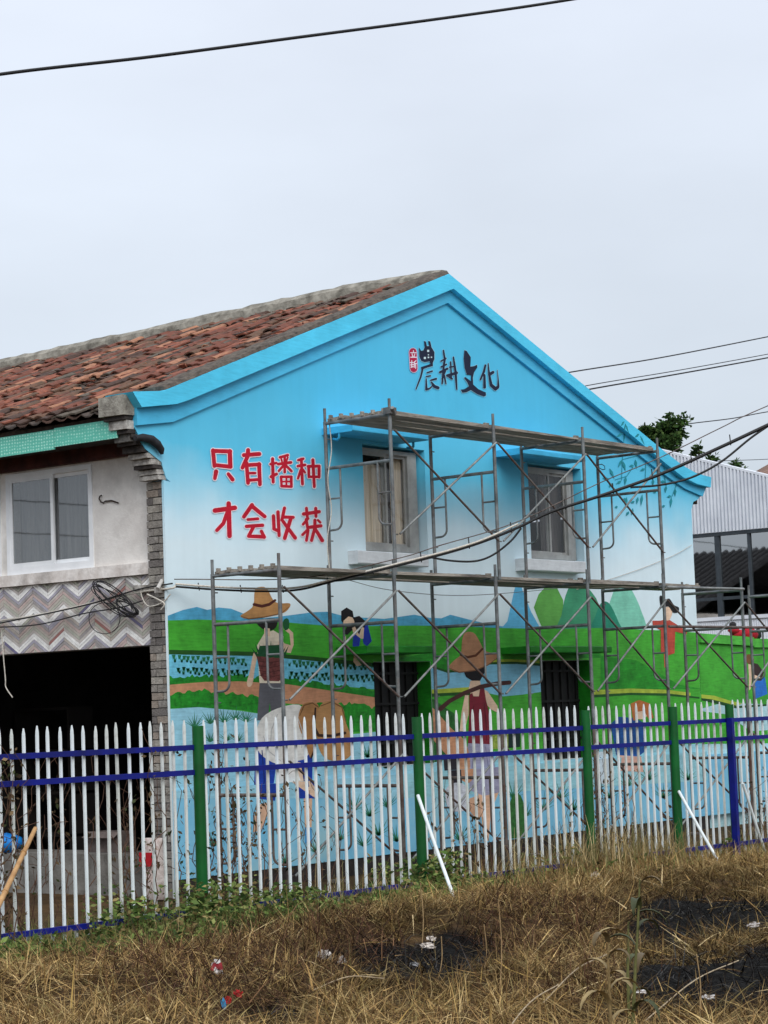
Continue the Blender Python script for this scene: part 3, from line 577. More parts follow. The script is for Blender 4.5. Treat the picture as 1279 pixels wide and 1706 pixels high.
# ---- painted characters -----------------------------------------------------
RED = {
 '只': [[(103, 300, 30), (113, 412, 28)], [(103, 304, 30), (226, 308, 30)], [(222, 306, 32), (226, 416, 32)], [(112, 404, 28), (228, 417, 30)], [(125, 450, 32), (116, 500, 26)], [(212, 468, 26), (242, 508, 30)]],
 '有': [[(322, 334, 30), (432, 326, 30)], [(352, 298, 30), (350, 340, 30), (312, 424, 28)], [(340, 388, 28), (352, 532, 28)], [(330, 406, 28), (434, 400, 28)], [(430, 398, 30), (436, 542, 28)], [(360, 462, 20), (402, 462, 20)], [(360, 512, 24), (425, 508, 24)]],
 '播': [[(526, 360, 24), (530, 525, 24)], [(512, 398, 20), (552, 390, 20)], [(515, 488, 24), (554, 468, 22)], [(578, 350, 20), (634, 334, 20)], [(588, 362, 14), (594, 384, 14)], [(634, 350, 14), (624, 378, 14)], [(566, 398, 22), (656, 386, 22)], [(612, 345, 20), (612, 455, 20)], [(606, 405, 20), (570, 446, 18)], [(618, 405, 20), (660, 448, 20)], [(586, 490, 20), (590, 556, 18)], [(586, 488, 20), (660, 488, 20)], [(658, 488, 22), (660, 558, 20)], [(590, 554, 22), (660, 558, 20)], [(624, 490, 15), (624, 555, 15)], [(590, 522, 14), (656, 522, 14)]],
 '种': [[(708, 370, 20), (744, 360, 20)], [(706, 412, 22), (756, 404, 22)], [(730, 362, 22), (738, 540, 22)], [(726, 440, 20), (706, 500, 18)], [(742, 436, 16), (756, 458, 16)], [(782, 418, 22), (784, 490, 20)], [(778, 414, 22), (856, 412, 22)], [(856, 412, 24), (856, 490, 22)], [(784, 488, 20), (856, 488, 20)], [(812, 368, 24), (822, 558, 22)]],
 '才': [[(116, 728, 34), (258, 708, 34)], [(214, 678, 34), (220, 908, 34)], [(206, 735, 28), (176, 820, 28), (130, 868, 26)]],
 '会': [[(380, 688, 30), (322, 772, 28)], [(384, 700, 30), (470, 770, 28)], [(350, 792, 22), (422, 786, 22)], [(340, 840, 26), (454, 832, 26)], [(392, 840, 26), (356, 908, 26)], [(356, 910, 26), (462, 914, 28)], [(446, 874, 24), (466, 916, 28)]],
 '收': [[(532, 766, 26), (536, 856, 26)], [(534, 858, 24), (566, 872, 24)], [(564, 738, 26), (572, 905, 24)], [(610, 710, 24), (592, 796, 24)], [(604, 774, 24), (672, 776, 24)], [(656, 780, 28), (612, 924, 28)], [(600, 804, 24), (686, 922, 28)]],
 '获': [[(746, 752, 26), (856, 736, 26)], [(766, 712, 22), (772, 772, 22)], [(832, 712, 24), (834, 770, 22)], [(778, 784, 20), (742, 826, 20)], [(764, 790, 22), (778, 870, 22), (766, 940, 22)], [(770, 868, 20), (738, 900, 20)], [(792, 846, 26), (868, 836, 26)], [(826, 796, 24), (826, 850, 24), (802, 940, 24)], [(828, 856, 24), (878, 940, 28)], [(848, 796, 18), (864, 812, 18)]],
}
T5 = lambda p: (330+p[0]*300/1279, 680+p[1]*300/1279)
for ch, ln in RED.items():
    painted('character_outline', strokes(ln, 12, T5, 300/1279), (238, 226, 232), step=.0006)
    painted('painted_character', strokes(ln, 0, T5, 300/1279), (190, 16, 44), step=.0006, var=.08, label='red brush character '+ch)
T6 = lambda p: (660+p[0]*200/1279, 550+p[1]*200/1279); K6 = 200/1279
BLK = {
 '農': ([[(236, 183), (262, 222), (285, 215), (298, 180), (290, 118), (312, 122), (322, 172), (345, 170), (336, 115), (358, 122), (372, 185), (403, 235), (402, 310), (385, 350), (386, 385), (330, 400), (290, 415), (262, 425), (258, 395), (320, 375), (360, 360), (350, 335), (300, 345), (262, 330), (240, 285)]],
        [[(278, 408, 22), (256, 500, 20), (206, 630, 14)], [(325, 455, 18), (378, 438, 18)], [(315, 496, 16), (360, 488, 16)], [(314, 520, 14), (316, 632, 28), (352, 624, 18), (378, 596, 14)], [(362, 536, 18), (420, 520, 24)], [(370, 556, 18), (400, 600, 34), (440, 616, 36)]]),
 '耕': ([], [[(498, 218, 18), (512, 310, 24), (500, 390, 26), (484, 572, 18)], [(472, 332, 16), (524, 302, 18)], [(474, 394, 20), (530, 366, 18)], [(462, 450, 26), (540, 412, 26)], [(516, 440, 22), (484, 520, 18)], [(506, 486, 22), (524, 572, 16)], [(574, 342, 18), (582, 500, 18)], [(604, 290, 18), (626, 440, 28), (640, 630, 18)], [(562, 396, 16), (622, 388, 18)], [(540, 486, 32), (640, 456, 30)], [(560, 500, 24), (590, 520, 20)]]),
 '文': ([[(720, 215), (745, 222), (790, 290), (785, 390), (820, 385), (855, 370), (860, 395), (825, 450), (812, 505), (815, 580), (870, 630), (950, 665), (952, 698), (930, 710), (860, 685), (790, 640), (740, 665), (700, 670), (680, 635), (720, 630), (768, 600), (752, 560), (715, 510), (732, 500), (790, 545), (792, 480), (745, 475), (722, 400), (712, 300)]], []),
 '化': ([], [[(944, 376, 22), (930, 440, 26), (892, 528, 20)], [(934, 480, 26), (936, 610, 32)], [(975, 358, 12), (984, 470, 24), (1004, 580, 34)], [(988, 474, 34), (1026, 450, 32)], [(1004, 585, 36), (1050, 626, 40), (1076, 610, 34)], [(1073, 428, 6), (1080, 520, 14), (1082, 600, 26)]]),
}
def poly_grow(pl, g):
    cx_ = sum(p[0] for p in pl)/len(pl); cy_ = sum(p[1] for p in pl)/len(pl)
    return [(p[0]+(p[0]-cx_)/max(1, math.hypot(p[0]-cx_, p[1]-cy_))*g, p[1]+(p[1]-cy_)/max(1, math.hypot(p[0]-cx_, p[1]-cy_))*g) for p in pl]
for ch, (pols, ln) in BLK.items():
    P = [[T6(q) for q in pl] for pl in pols]
    painted('character_outline', [[T6(q) for q in poly_grow(pl, 5)] for pl in pols]+strokes(ln, 7, T6, K6), (150, 205, 225), step=.0006)
    painted('painted_character', P+strokes(ln, 0, T6, K6), (16, 26, 54), step=.0006, var=.08, label='dark blue brush character '+ch)
painted('character_dot', [[T6((x-s_/2, y-s_/2)), T6((x+s_/2, y-s_/2)), T6((x+s_/2, y+s_/2)), T6((x-s_/2, y+s_/2))] for x, y, s_ in [(335, 222, 22), (300, 298, 22), (338, 264, 12), (338, 292, 16), (370, 290, 14)]], (205, 226, 232))
painted('seal_outline', strokes([[(172, 232, 92), (182, 412, 90)]], 0, T6, K6), (205, 190, 215))
painted('painted_seal', strokes([[(172, 232, 78), (182, 412, 76)]], 0, T6, K6), (176, 20, 66), label='red seal with two white characters')
painted('seal_characters', strokes([[(178, 218, 9), (178, 236, 9)], [(150, 242, 10), (206, 242, 10)], [(164, 254, 9), (170, 282, 9)], [(192, 254, 9), (184, 282, 9)], [(150, 290, 11), (208, 290, 11)],
        [(160, 326, 9), (160, 400, 9)], [(144, 346, 9), (178, 346, 9)], [(146, 372, 9), (178, 368, 9)], [(150, 396, 8), (176, 390, 8)], [(206, 326, 9), (188, 340, 9), (186, 400, 9)], [(188, 358, 9), (212, 356, 9)], [(202, 358, 9), (202, 408, 9)]], 0, T6, K6), (232, 226, 236), step=.0003)

# ---- gable windows ------------------------------------------------------------
def sash_window(parent_wall, rc, y, split, name='window', glass=M_glass, fm=M_alu_g):
    x0, x1, z0, z1 = rc
    fr = MB(); f = .05
    fr.box(x0, x1, y-.03, y+.04, z0, z0+f+.015); fr.box(x0, x1, y-.03, y+.04, z1-f, z1); fr.box(x0, x0+f, y-.03, y+.04, z0+f+.015, z1-f); fr.box(x1-f, x1, y-.03, y+.04, z0+f+.015, z1-f)
    w = fr.build(name, fm, parent_wall)
    xm = x0+(x1-x0)*split
    for k, (a_, b_, yy) in enumerate(((x0+f, xm+.025, y-.012), (xm-.025, x1-f, y+.016))):
        s_ = .036; q = MB(); za, zb = z0+f+.015, z1-f
        q.box(a_, b_, yy-.011, yy+.011, za, za+s_); q.box(a_, b_, yy-.011, yy+.011, zb-s_, zb); q.box(a_, a_+s_, yy-.011, yy+.011, za+s_, zb-s_); q.box(b_-s_, b_, yy-.011, yy+.011, za+s_, zb-s_)
        q.build('sash', fm, w)
        MB().box(a_+s_, b_-s_, yy-.003, yy+.003, za+s_, zb-s_).build('pane', glass, w)
    return w
def curtain(x0, x1, y, z0, z1, m, parent, amp=.02):
    mb = MB(); n = max(6, int((x1-x0)/.03)); vs = []
    for i in range(n+1):
        x = x0+(x1-x0)*i/n; yy = y+amp*math.sin(i*1.9)+amp*.5*math.sin(i*.7)
        vs += [(x, yy, z0), (x, yy, z1)]
    mb.add(vs, [(2*i, 2*i+2, 2*i+3, 2*i+1) for i in range(n)], 0, True); return mb.build('curtain', m, parent)
w1 = sash_window(house, (3.37, 4.40, 3.735, 4.955), .13, .53); MB().box(4.402, 4.53, .10, .17, 3.735, 4.955).build('jamb', M_alu_g, w1)
curtain(3.40, 3.93, .192, 3.75, 4.78, M_curtain, w1, .008); curtain(3.94, 4.14, .245, 3.75, 4.88, M_curtain_d, w1, .012); curtain(4.12, 4.42, .20, 3.75, 4.88, M_curtain, w1, .012)
w2 = sash_window(house, (6.86, 7.92, 3.755, 4.955), .13, .55); MB().box(7.922, 8.04, .10, .17, 3.755, 4.955).build('jamb', M_alu_g, w2)
curtain(7.44, 7.92, .26, 3.78, 4.90, M_curtain_d, w2); curtain(6.9, 7.12, .30, 3.78, 4.9, M_curtain_d, w2)
# sills and canopies
M_white = paint_mat((214, 218, 220), .1, 3)
def slab_part(name, x0, x1, y0, y1, z0, z1, m, bev=.012):
    mb = MB(); b_ = bev
    pr = [(y0, z0+b_), (y0+b_, z0), (y1, z0), (y1, z1), (y0+b_, z1), (y0, z1-b_)]
    vs = [(x0, p[0], p[1]) for p in pr]+[(x1, p[0], p[1]) for p in pr]; n = len(pr)
    fs = [tuple(range(n-1, -1, -1)), tuple(range(n, 2*n))]+[(i, (i+1) % n, n+(i+1) % n, n+i) for i in range(n)]
    mb.add(vs, fs); return mb.build(name, m, house)
slab_part('window_sill', 3.00, 4.36, -.16, -.0115, 3.545, 3.70, M_white); slab_part('window_sill', 6.42, 7.86, -.16, -.0115, 3.565, 3.72, M_white)
M_can = paint_mat((70, 182, 226), .12, 2)
slab_part('window_canopy', 2.60, 4.05, -.46, -.0115, 5.02, 5.095, M_can); slab_part('window_canopy', 6.02, 7.50, -.46, -.0115, 5.00, 5.08, M_can)
M_cang = paint_mat((34, 136, 34), .25, 4)
slab_part('window_canopy', 2.72, 4.02, -.46, -.0115, 2.50, 2.585, M_cang); slab_part('window_canopy', 6.02, 7.93, -.46, -.0115, 2.50, 2.585, M_cang)
for x in (2.62, 4.02): 
    MB().tube([(x, -.25, 5.02), (x, -.25, 4.97), (x+.03, -.2, 4.95), (x+.05, -.12, 4.97)], .016, 6).build('canopy_bracket', M_can, house)
for (x0, x1, z0, z1) in (W3, W4):
    MB().box(x1-.006, x1-.002, -.008, .195, z0+.003, z1-.003).build('painted_reveal', M_cang, house); MB().box(x0+.002, x0+.006, -.008, .195, z0+.003, z1-.003).build('painted_reveal', M_cang, house)
# lower windows: dark iron shutters with bars, set back in painted reveals
M_shut = mat('black_iron_shutter', (.010, .010, .010), (.005, .005, .005), scale=12, rough=.7)
for (x0, x1, z0, z1) in (W3, W4):
    w = MB().box(x0, x1, .20, .23, z0, z1).build('window_shutter', M_shut, house)
    g = MB()
    for i in range(7): g.box(x0+.06+i*(x1-x0-.15)/6, x0+.075+i*(x1-x0-.15)/6, .175, .197, z0+.02, z1-.02)
    for zz in (z0+.25, (z0+z1)/2+.1, z1-.15): g.box(x0+.02, x1-.02, .165, .174, zz, zz+.03)
    g.build('window_bar', M_shut, w)

# ---- brick pillar at the end of the gable wall -----------------------------------
pillar = MB().box(-.012, .088, .028, .258, 0, 4.34).build('brick_pillar', M_mortar, house)
BM = [mat('grey_brick', srgb(*c), tuple(x*.62 for x in srgb(*c)), scale=22, rough=.95, bump=.6, bscale=60, c3=srgb(*d), dirt=.6)
      for c, d in (((168, 162, 152), (110, 102, 94)), ((150, 144, 136), (80, 76, 72)), ((136, 130, 124), (176, 170, 162)), ((122, 116, 112), (70, 66, 64)), ((160, 148, 136), (98, 88, 80)))]
nc = 53; ch_ = 4.34/nc
for i in range(nc):
    z0 = i*ch_; z1 = z0+ch_-.011
    cut = [.175, .095][i % 2]+random.uniform(-.012, .012)
    if random.random() < .15: segs = [(.024, .262)]
    else: segs = [(.024, cut-.006), (cut+.006, .262)]
    for y0, y1 in segs:
        j = random.uniform(-.007, .007)
        wobble_box(-.034+j, -.005, y0, y1, z0, z1, .0025).build('brick', random.choice(BM), pillar)
# drain stubs and small holes by the cable
MB().tube([(-.03, .07, 3.29), (-.12, .05, 3.20)], .022, 10).build('pipe_stub', mat('grey_pipe_end', srgb(200, 196, 190)), house)
# corbelled wall head: stepped blocks between brick column and verge
corbel = MB().box(-.50, -.02, .03, .25, 4.72, 4.80).build('corbel', M_mortar, house)
M_cb = mat('weathered_corbel_plaster', srgb(176, 172, 160), srgb(112, 106, 98), scale=10, rough=.95, bump=.6, c3=srgb(52, 48, 44), dirt=.8)
M_cbd = mat('blackened_corbel', srgb(74, 68, 64), srgb(40, 37, 36), scale=10, rough=.95, bump=.6)
M_cbw = mat('chalky_corbel', srgb(206, 202, 194), srgb(140, 134, 128), scale=14, rough=.95, bump=.5, c3=srgb(70, 66, 62), dirt=.8)
def cblock(x0, x1, z0, z1, m, y0=.0, y1=.275):
    wobble_box(x0, x1, y0, y1, z0, z1, .004).build('corbel_block', m, corbel)
cblock(-.64, -.47, 4.985, 5.19, M_cb, -.02, .33)
cblock(-.60, -.47, 4.94, 4.98, M_cbd, .0, .30); cblock(-.57, -.465, 4.845, 4.935, M_cbw, .0, .26)
cblock(-.54, -.44, 4.80, 4.84, M_cbd); cblock(-.50, -.40, 4.755, 4.797, M_cbd)
cblock(-.44, -.28, 4.69, 4.75, M_cbd); cblock(-.36, -.16, 4.62, 4.685, M_cbd)
cblock(-.28, -.12, 4.56, 4.615, M_cbw); cblock(-.22, -.07, 4.50, 4.555, M_cbw); cblock(-.20, -.04, 4.455, 4.495, M_cbd); cblock(-.14, -.03, 4.40, 4.45, M_cbw); cblock(-.12, .0, 4.345, 4.393, M_cbw)
# curved hoof tile sticking out at the wall head
ht = MB(); pth = [at_y(*p, -.06) for p in [(225, 730), (238, 729), (252, 732), (262, 740), (269, 750), (270, 757)]]
ht.tube(pth, [.028, .042, .046, .045, .036, .016], 10); ht.build('hoof_tile', mat('black_hoof_tile', srgb(52, 52, 56), srgb(30, 30, 32), scale=9, rough=.7, bump=.3), house)

# ---- left (entrance) side -----------------------------------------------------------
FX = .05; YL = 10.5
def plate_x(outer, holes_, x0, x1, name, m, parent=house):     # outline in (Y,Z), extruded in X
    mb = MB().plate_y(outer, holes_, 0, 1)
    mb.v = [((x0 if p[1] < .5 else x1), p[0], p[2]) for p in mb.v]
    mb.f = [tuple(reversed(f)) for f in mb.f]
    return mb.build(name, m, parent)
WF = (1.14, 2.50, 3.50, 4.63)
fac = plate_x([(.262, 3.50), (YL, 3.50), (YL, 4.82), (.262, 4.82)], [[(WF[0], WF[2]+.001), (WF[1], WF[2]+.001), (WF[1], WF[3]), (WF[0], WF[3])]], FX, .27, 'front_wall', M_plaster)
plate_x([(.263, 3.375), (YL, 3.375), (YL, 3.499), (.263, 3.499)], [], -.005, .27, 'window_ledge', M_ledge)
plate_x([(.264, 2.62), (YL, 2.62), (YL, 3.374), (.264, 3.374)], [], FX+.012, .27, 'lintel_wall', M_mortar)
plate_x([(3.0, -.3), (YL, -.3), (YL, 2.619), (3.0, 2.619)], [], FX, .27, 'ground_floor_wall', M_plaster)
MB().box(.03, .6, .27, 2.995, -.3, .43).build('door_step', M_conc, house)
# window of the front wall
fr = MB(); y0, y1, z0, z1 = WF; f = .055
for a_ in ((y0, y1, z0+.002, z0+f+.03), (y0, y1, z1-f, z1), (y0, y0+f, z0+f+.03, z1-f), (y1-f, y1, z0+f+.03, z1-f)): fr.box(.035, .11, a_[0], a_[1], a_[2], a_[3])
wf = fr.build('window', M_alu, house)
ym = 1.78
for (a_, b_, xx) in ((ym-.03, y1-f, .052), (y0+f, ym+.03, .085)):
    s_ = .042; q = MB(); za, zb = z0+f+.03, z1-f
    q.box(xx-.013, xx+.013, a_, b_, za, za+s_); q.box(xx-.013, xx+.013, a_, b_, zb-s_, zb); q.box(xx-.013, xx+.013, a_, a_+s_, za+s_, zb-s_); q.box(xx-.013, xx+.013, b_-s_, b_, za+s_, zb-s_)
    q.build('sash', M_alu, wf); MB().box(xx-.003, xx+.003, a_+s_, b_-s_, za+s_, zb-s_).build('pane', M_glass_f, wf)
MB().box(.096, .108, ym-.055, ym-.035, z0+f+.03, z1-f).build('track', M_gasket, wf)
mb = MB(); vs = []
for i in range(46):
    yy = 1.20+i*1.25/45; xx = .19+.015*math.sin(i*1.3)+.008*math.sin(i*.43); vs += [(xx, yy, 3.55), (xx, yy, 4.6)]
mb.add(vs, [(2*i, 2*i+1, 2*i+3, 2*i+2) for i in range(45)], 0, True); mb.build('curtain', mat('grey_net_curtain', srgb(176, 174, 172), srgb(128, 128, 130), scale=3, rough=.95, stretch=(1, 7, .5)), wf)
# a second window just beyond the frame edge: only its jamb shows
MB().box(.03, .075, 2.60, 2.66, 3.49, 4.66).build('window_jamb', M_alu, house)
# iron shutter hook
hk = [at_x(*p, FX-.02) for p in [(197, 838), (186, 834), (175, 835), (172, 838), (168, 836), (165, 831), (166, 827), (169, 825)]]
MB().tube(hk, .008, 6).build('shutter_hook', mat('rusty_hook', srgb(60, 46, 42)), house)
# herringbone tile strip
ZC = [mat('mosaic_strip_tile', srgb(*c), tuple(x*.75 for x in srgb(*c)), scale=12, rough=.6, bump=.2, c3=srgb(130, 120, 114), dirt=.3)
      for c in ((254, 252, 248), (206, 198, 192), (190, 190, 176), (204, 182, 176), (182, 178, 190), (198, 188, 178), (172, 166, 164), (170, 120, 112), (120, 116, 148))]
panel = plate_x([(.266, 2.625), (2.655, 2.625), (2.655, 3.372), (.266, 3.372)], [], FX+.006, FX+.0115, 'mosaic_panel', mat('mosaic_grout', srgb(176, 170, 166), srgb(130, 124, 120), scale=10, rough=.95), house)
per, amp = .475, .150; vp = .0362; band_cols = [0, 0, 1, 2, 5, 3, 6, 4]
for bnd in range(-5, 22):
    for leg in range(11):
        ya = .266+leg*per/2-.06; yb = ya+per/2; up = leg % 2
        zl = 2.62+bnd*vp+(0 if up else amp); zr = 2.62+bnd*vp+(amp if up else 0); g = .0035
        q = [(ya+g*.6, zl+g), (yb-g*.6, zr+g), (yb-g*.6, zr+vp-g*.5), (ya+g*.6, zl+vp-g*.5)]
        for ax, val, less in ((0, .268, False), (0, 2.653, True), (1, 2.628, False), (1, 3.370, True)):
            if len(q) > 2: q = clip_half(q, ax, val, less)
        if len(q) < 3 or abs(sum(q[i][0]*q[(i+1) % len(q)][1]-q[(i+1) % len(q)][0]*q[i][1] for i in range(len(q)))) < .0012: continue
        ci = band_cols[bnd % 8]
        if ci and random.random() < .30: ci = random.choice([1, 2, 3, 4, 5, 6])
        if ci and random.random() < .06: ci = random.choice([1, 7, 8])
        mb = MB().plate_y(q, [], 0, 1); x_ = FX-.004+random.uniform(-.003, .002)
        mb.v = [((x_ if p[1] < .5 else FX+.0055), p[0], p[2]) for p in mb.v]; mb.f = [tuple(reversed(f)) for f in mb.f]
        mb.build('mosaic_tile', ZC[ci], panel)
# eave: fascia panels, red beam, soffit
m, N, L, B = base_mat('teal_fascia_sheet')
t = N.new('ShaderNodeTexCoord'); v = N.new('ShaderNodeTexVoronoi'); v.inputs['Scale'].default_value = 24; v.inputs['Randomness'].default_value = 0.25
mpn = N.new('ShaderNodeMapping'); mpn.inputs['Scale'].default_value = (1, 1, 1.25); L.new(t.outputs['Object'], mpn.inputs['Vector']); L.new(mpn.outputs['Vector'], v.inputs['Vector'])
r = N.new('ShaderNodeValToRGB'); r.color_ramp.elements[0].position = .12; r.color_ramp.elements[0].color = (*srgb(176, 234, 216), 1); r.color_ramp.elements[1].position = .4; r.color_ramp.elements[1].color = (*srgb(92, 190, 168), 1)
L.new(v.outputs['Distance'], r.inputs['Fac']); L.new(r.outputs['Color'], B.inputs['Base Color']); B.inputs['Roughness'].default_value = .45
b = N.new('ShaderNodeBump'); b.inputs['Strength'].default_value = .3; b.inputs['Distance'].default_value = .01; L.new(v.outputs['Distance'], b.inputs['Height']); L.new(b.outputs['Normal'], B.inputs['Normal'])
MB().box(-.545, -.525, .17, 1.095, 4.765, 4.965).build('fascia_panel', m, house)
MB().box(-.540, -.520, 1.105, 6.0, 4.742, 4.955).build('fascia_panel', m, house)
MB().box(-.500, -.03, .27, YL, 4.80, 4.82).build('soffit', M_cbd, house)
MB().box(-.03, .049, .263, YL, 4.655, 4.80).build('eave_beam', mat('red_brown_eave_beam', srgb(92, 48, 42), srgb(52, 28, 26), scale=5, rough=.8, bump=.2), house)
# remaining shell
MB().box(10.75, 11.0, .28, YL, 0, 4.6).build('rear_wall', M_plaster, house)
MB().plate_y([(.3, 0), (10.7, 0), (10.7, 4.9), (5.14, 6.86), (.3, 4.98)], [], YL-.25, YL).build('far_gable', M_plaster, house)
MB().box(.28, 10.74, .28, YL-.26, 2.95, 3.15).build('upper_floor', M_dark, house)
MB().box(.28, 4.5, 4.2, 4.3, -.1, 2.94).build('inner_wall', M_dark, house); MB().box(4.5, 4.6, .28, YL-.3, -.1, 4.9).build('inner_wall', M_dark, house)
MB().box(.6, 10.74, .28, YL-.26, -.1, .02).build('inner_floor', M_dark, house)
sh = MB()
for zz in (.5, 1.0, 1.5, 2.0): sh.box(1.6, 2.0, 3.2, 4.15, zz, zz+.03)
for yy in (3.2, 4.12): sh.box(1.6, 2.0, yy, yy+.03, .03, 2.0)
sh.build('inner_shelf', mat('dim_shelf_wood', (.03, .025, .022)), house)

# ---- roof ------------------------------------------------------------------------
def zr_l(x): return 5.02+SL*(x+.55)
def sag(x, y): return -.021*max(0.0, y)*max(0.0, min(1.0, (x+.55)/5.7))
roof = MB()
roof.plate_y([(-.50, zr_l(-.50)-.03), (RX, zr_l(RX)-.06), (11.45, zr_l(RX)-.06-.37*(11.45-RX)), (11.45, zr_l(RX)-.13-.37*(11.45-RX)), (RX, zr_l(RX)-.15), (-.50, zr_l(-.50)-.08)], [], .14, YL)
roof.v = [(p[0], p[1], p[2]+(sag(p[0], p[1]) if p[0] <= RX else sag(RX, p[1])*(11.45-p[0])/(11.45-RX))) for p in roof.v]
roof = roof.build('roof', mat('dark_roof_bed', srgb(84, 66, 58), srgb(44, 36, 32), scale=10, rough=.95), house)
TC = [mat('red_clay_tile', srgb(*c), tuple(x*.6 for x in srgb(*c)), scale=14, rough=.85, bump=.5, c3=srgb(*d), dirt=.55) for c, d in
      (((146, 84, 62), (72, 50, 42)), ((122, 70, 53), (56, 44, 38)), ((108, 76, 58), (72, 66, 52)), ((172, 120, 92), (110, 78, 60)), ((80, 58, 48), (42, 36, 33)), ((102, 92, 80), (52, 48, 44)))]
def tile_mesh(w, l, rise, th, m, up=True):
    mb = MB(); n = 4; vs = []
    for e_ in (0, l):
        for lay in (0, th):
            for i in range(n+1):
                a_ = (i/n-.5)*2; y = a_*w/2*(1.0 if e_ == 0 else .9); z = (rise*(1-a_*a_) if up else rise*(a_*a_))+lay
                vs.append((e_, y, z))
    k = n+1; fs = []
    for i in range(n):
        fs += [(k+i, k+i+1, 3*k+i+1, 3*k+i), (i+1, i, 2*k+i, 2*k+i+1), (i, i+1, k+i+1, k+i), (2*k+i+1, 2*k+i, 3*k+i, 3*k+i+1)]
    fs += [(0, k, 3*k, 2*k), (n, 2*k+n, 3*k+n, k+n)]
    mb.add([v_ for v_ in vs], [tuple(reversed(f)) for f in fs]); me = bpy.data.meshes.new('roof_tile'); me.from_pydata(mb.v, [], mb.f); me.materials.append(m); me.update(); return me
tile_meshes = [tile_mesh(random.uniform(.15, .18), random.uniform(.28, .40), random.uniform(.012, .03), .018, m) for m in TC for _ in range(2)]
cand = []
col_n = int((YL-.30)/.2); slope_a = math.atan(SL); crse = .155; rows = int((RX-.10+.56)/math.cos(slope_a)/crse)
for c in range(col_n):
    for r_ in range(rows):
        x = -.60+r_*crse*math.cos(slope_a); y = .40+c*.2
        if random.random() < .24 or noise.noise((x*1.1, y*1.1, 3)) > .42: continue                     # missing cover: the pan shows
        x += random.uniform(-.05, .05); y += random.uniform(-.035, .035)
        lift = .052+random.uniform(0, .028)
        wgt = [4, 4.5, 4, 1.6, 3.2, 1.6]
        if r_ > rows-5: wgt = [2, 3, 3, 1, 5, 6]
        if r_ == 0: wgt = [0, 0, 0, 0, 2, 6]; lift = .05; x = -.60
        mi_ = random.choices(range(6), wgt)[0]*2+random.randint(0, 1)
        pos = Vector((x, y, zr_l(x)+lift+sag(x, y)))
        rot = Matrix.Rotation(-slope_a+random.uniform(-.01, .06), 4, 'Y') @ Matrix.Rotation(random.gauss(0, .13), 4, 'Z') @ Matrix.Rotation(random.gauss(0, .10), 4, 'X')
        d = pos-Vector(CAM); zc = d.dot(Vector(FW)); u = 639.5+FPX*d.dot(Vector(RT))/zc; vv = 853-FPX*d.dot(Vector(UP))/zc
        vis = -20 < u < 1290
        cand.append((0 if vis else 1, zc, pos, rot, mi_))
cand.sort(key=lambda c: (c[0], c[1]))
for c in cand[:300]:
    o = link('roof_tile', tile_meshes[c[4]], roof); o.matrix_world = Matrix.Translation(c[2]) @ c[3]
rest = MB()
for c in cand[300:]:
    me = tile_meshes[c[4]]; mt = Matrix.Translation(c[2]) @ c[3]
    rest.add([mt @ v_.co for v_ in me.vertices], [tuple(p.vertices) for p in me.polygons], c[4]//2)
tag(rest.build('roof_tiles', TC, roof), kind='stuff')
# pan tiles (channels) and the loose chips between them
pans = MB(); PM = [mat('grey_pan_tile', srgb(88, 76, 68), srgb(48, 42, 38), scale=12, rough=.9, bump=.5), TC[4], TC[2]]
for c in range(col_n+1):
    for r_ in range(0, rows):
        x = -.62+r_*crse*math.cos(slope_a); y = .30+c*.2+random.uniform(-.02, .02)
        a_ = random.gauss(0, .05); vs = []
        for e_ in (0, .22):
            for i in range(4):
                q = (i/3-.5)*2; yy = y+q*.098+e_*a_; xx = x+e_*math.cos(slope_a); vs.append((xx, yy, zr_l(xx)+sag(xx, yy)+.012+.035*q*q+(.016 if e_ == 0 else -.004)))
        vs2 = [(p[0], p[1], p[2]-.014) for p in vs[:4]]
        pans.add(vs+vs2, [(i+4, i, i+1, i+5)[::-1] for i in range(3)]+[(i, 8+i, 9+i, i+1)[::-1] for i in range(3)], random.choices((0, 1, 2), (5, 2, 1))[0])
tag(pans.build('pan_tiles', PM, roof), kind='stuff')
chips = MB()
for _ in range(1500):
    x = random.uniform(-.4, RX-.2); y = random.uniform(.35, YL-.3); s_ = random.uniform(.02, .06)
    mt = Matrix.Translation((x, y, zr_l(x)+sag(x, y)+random.uniform(.05, .10))) @ Matrix.Rotation(random.uniform(0, 6), 4, 'Z') @ Matrix.Rotation(random.gauss(0, .5), 4, 'X')
    b_ = MB().box(-s_, s_, -s_*.45, s_*.45, -.006, .006); chips.add([mt @ Vector(p) for p in b_.v], b_.f, random.randrange(6))
tag(chips.build('tile_chips', TC, roof), kind='stuff')
# ridge and verge capping
rg = MB(); n = 60; pr = [(-.17, -.02), (-.13, .10), (-.05, .145), (.06, .14), (.14, .09), (.18, -.03)]
vs = []
for i in range(n+1):
    y = -.02+(YL+.02)*i/n
    for a_, z in pr: vs.append((RX-.03+a_*.9+random.uniform(-.008, .008), y, zr_l(RX)+sag(RX, y)+z*(1.0+.45*min(1, max(0, y)/1.5))+random.uniform(-.012, .012)-.02))
k = len(pr); rg.add(vs, [(i*k+j, i*k+j+1, (i+1)*k+j+1, (i+1)*k+j) for i in range(n) for j in range(k-1)]+[tuple(range(k-1, -1, -1)), tuple(n*k+j for j in range(k))], 0, False)
rg.build('ridge', M_ridge, roof)
vg = MB(); n = 70
def vz(x):
    for (a_, b_) in zip(vtop[:-1], vtop[1:]):
        if a_[0] <= x <= b_[0]: return a_[1]+(b_[1]-a_[1])*(x-a_[0])/(b_[0]-a_[0])
    return vtop[-1][1]
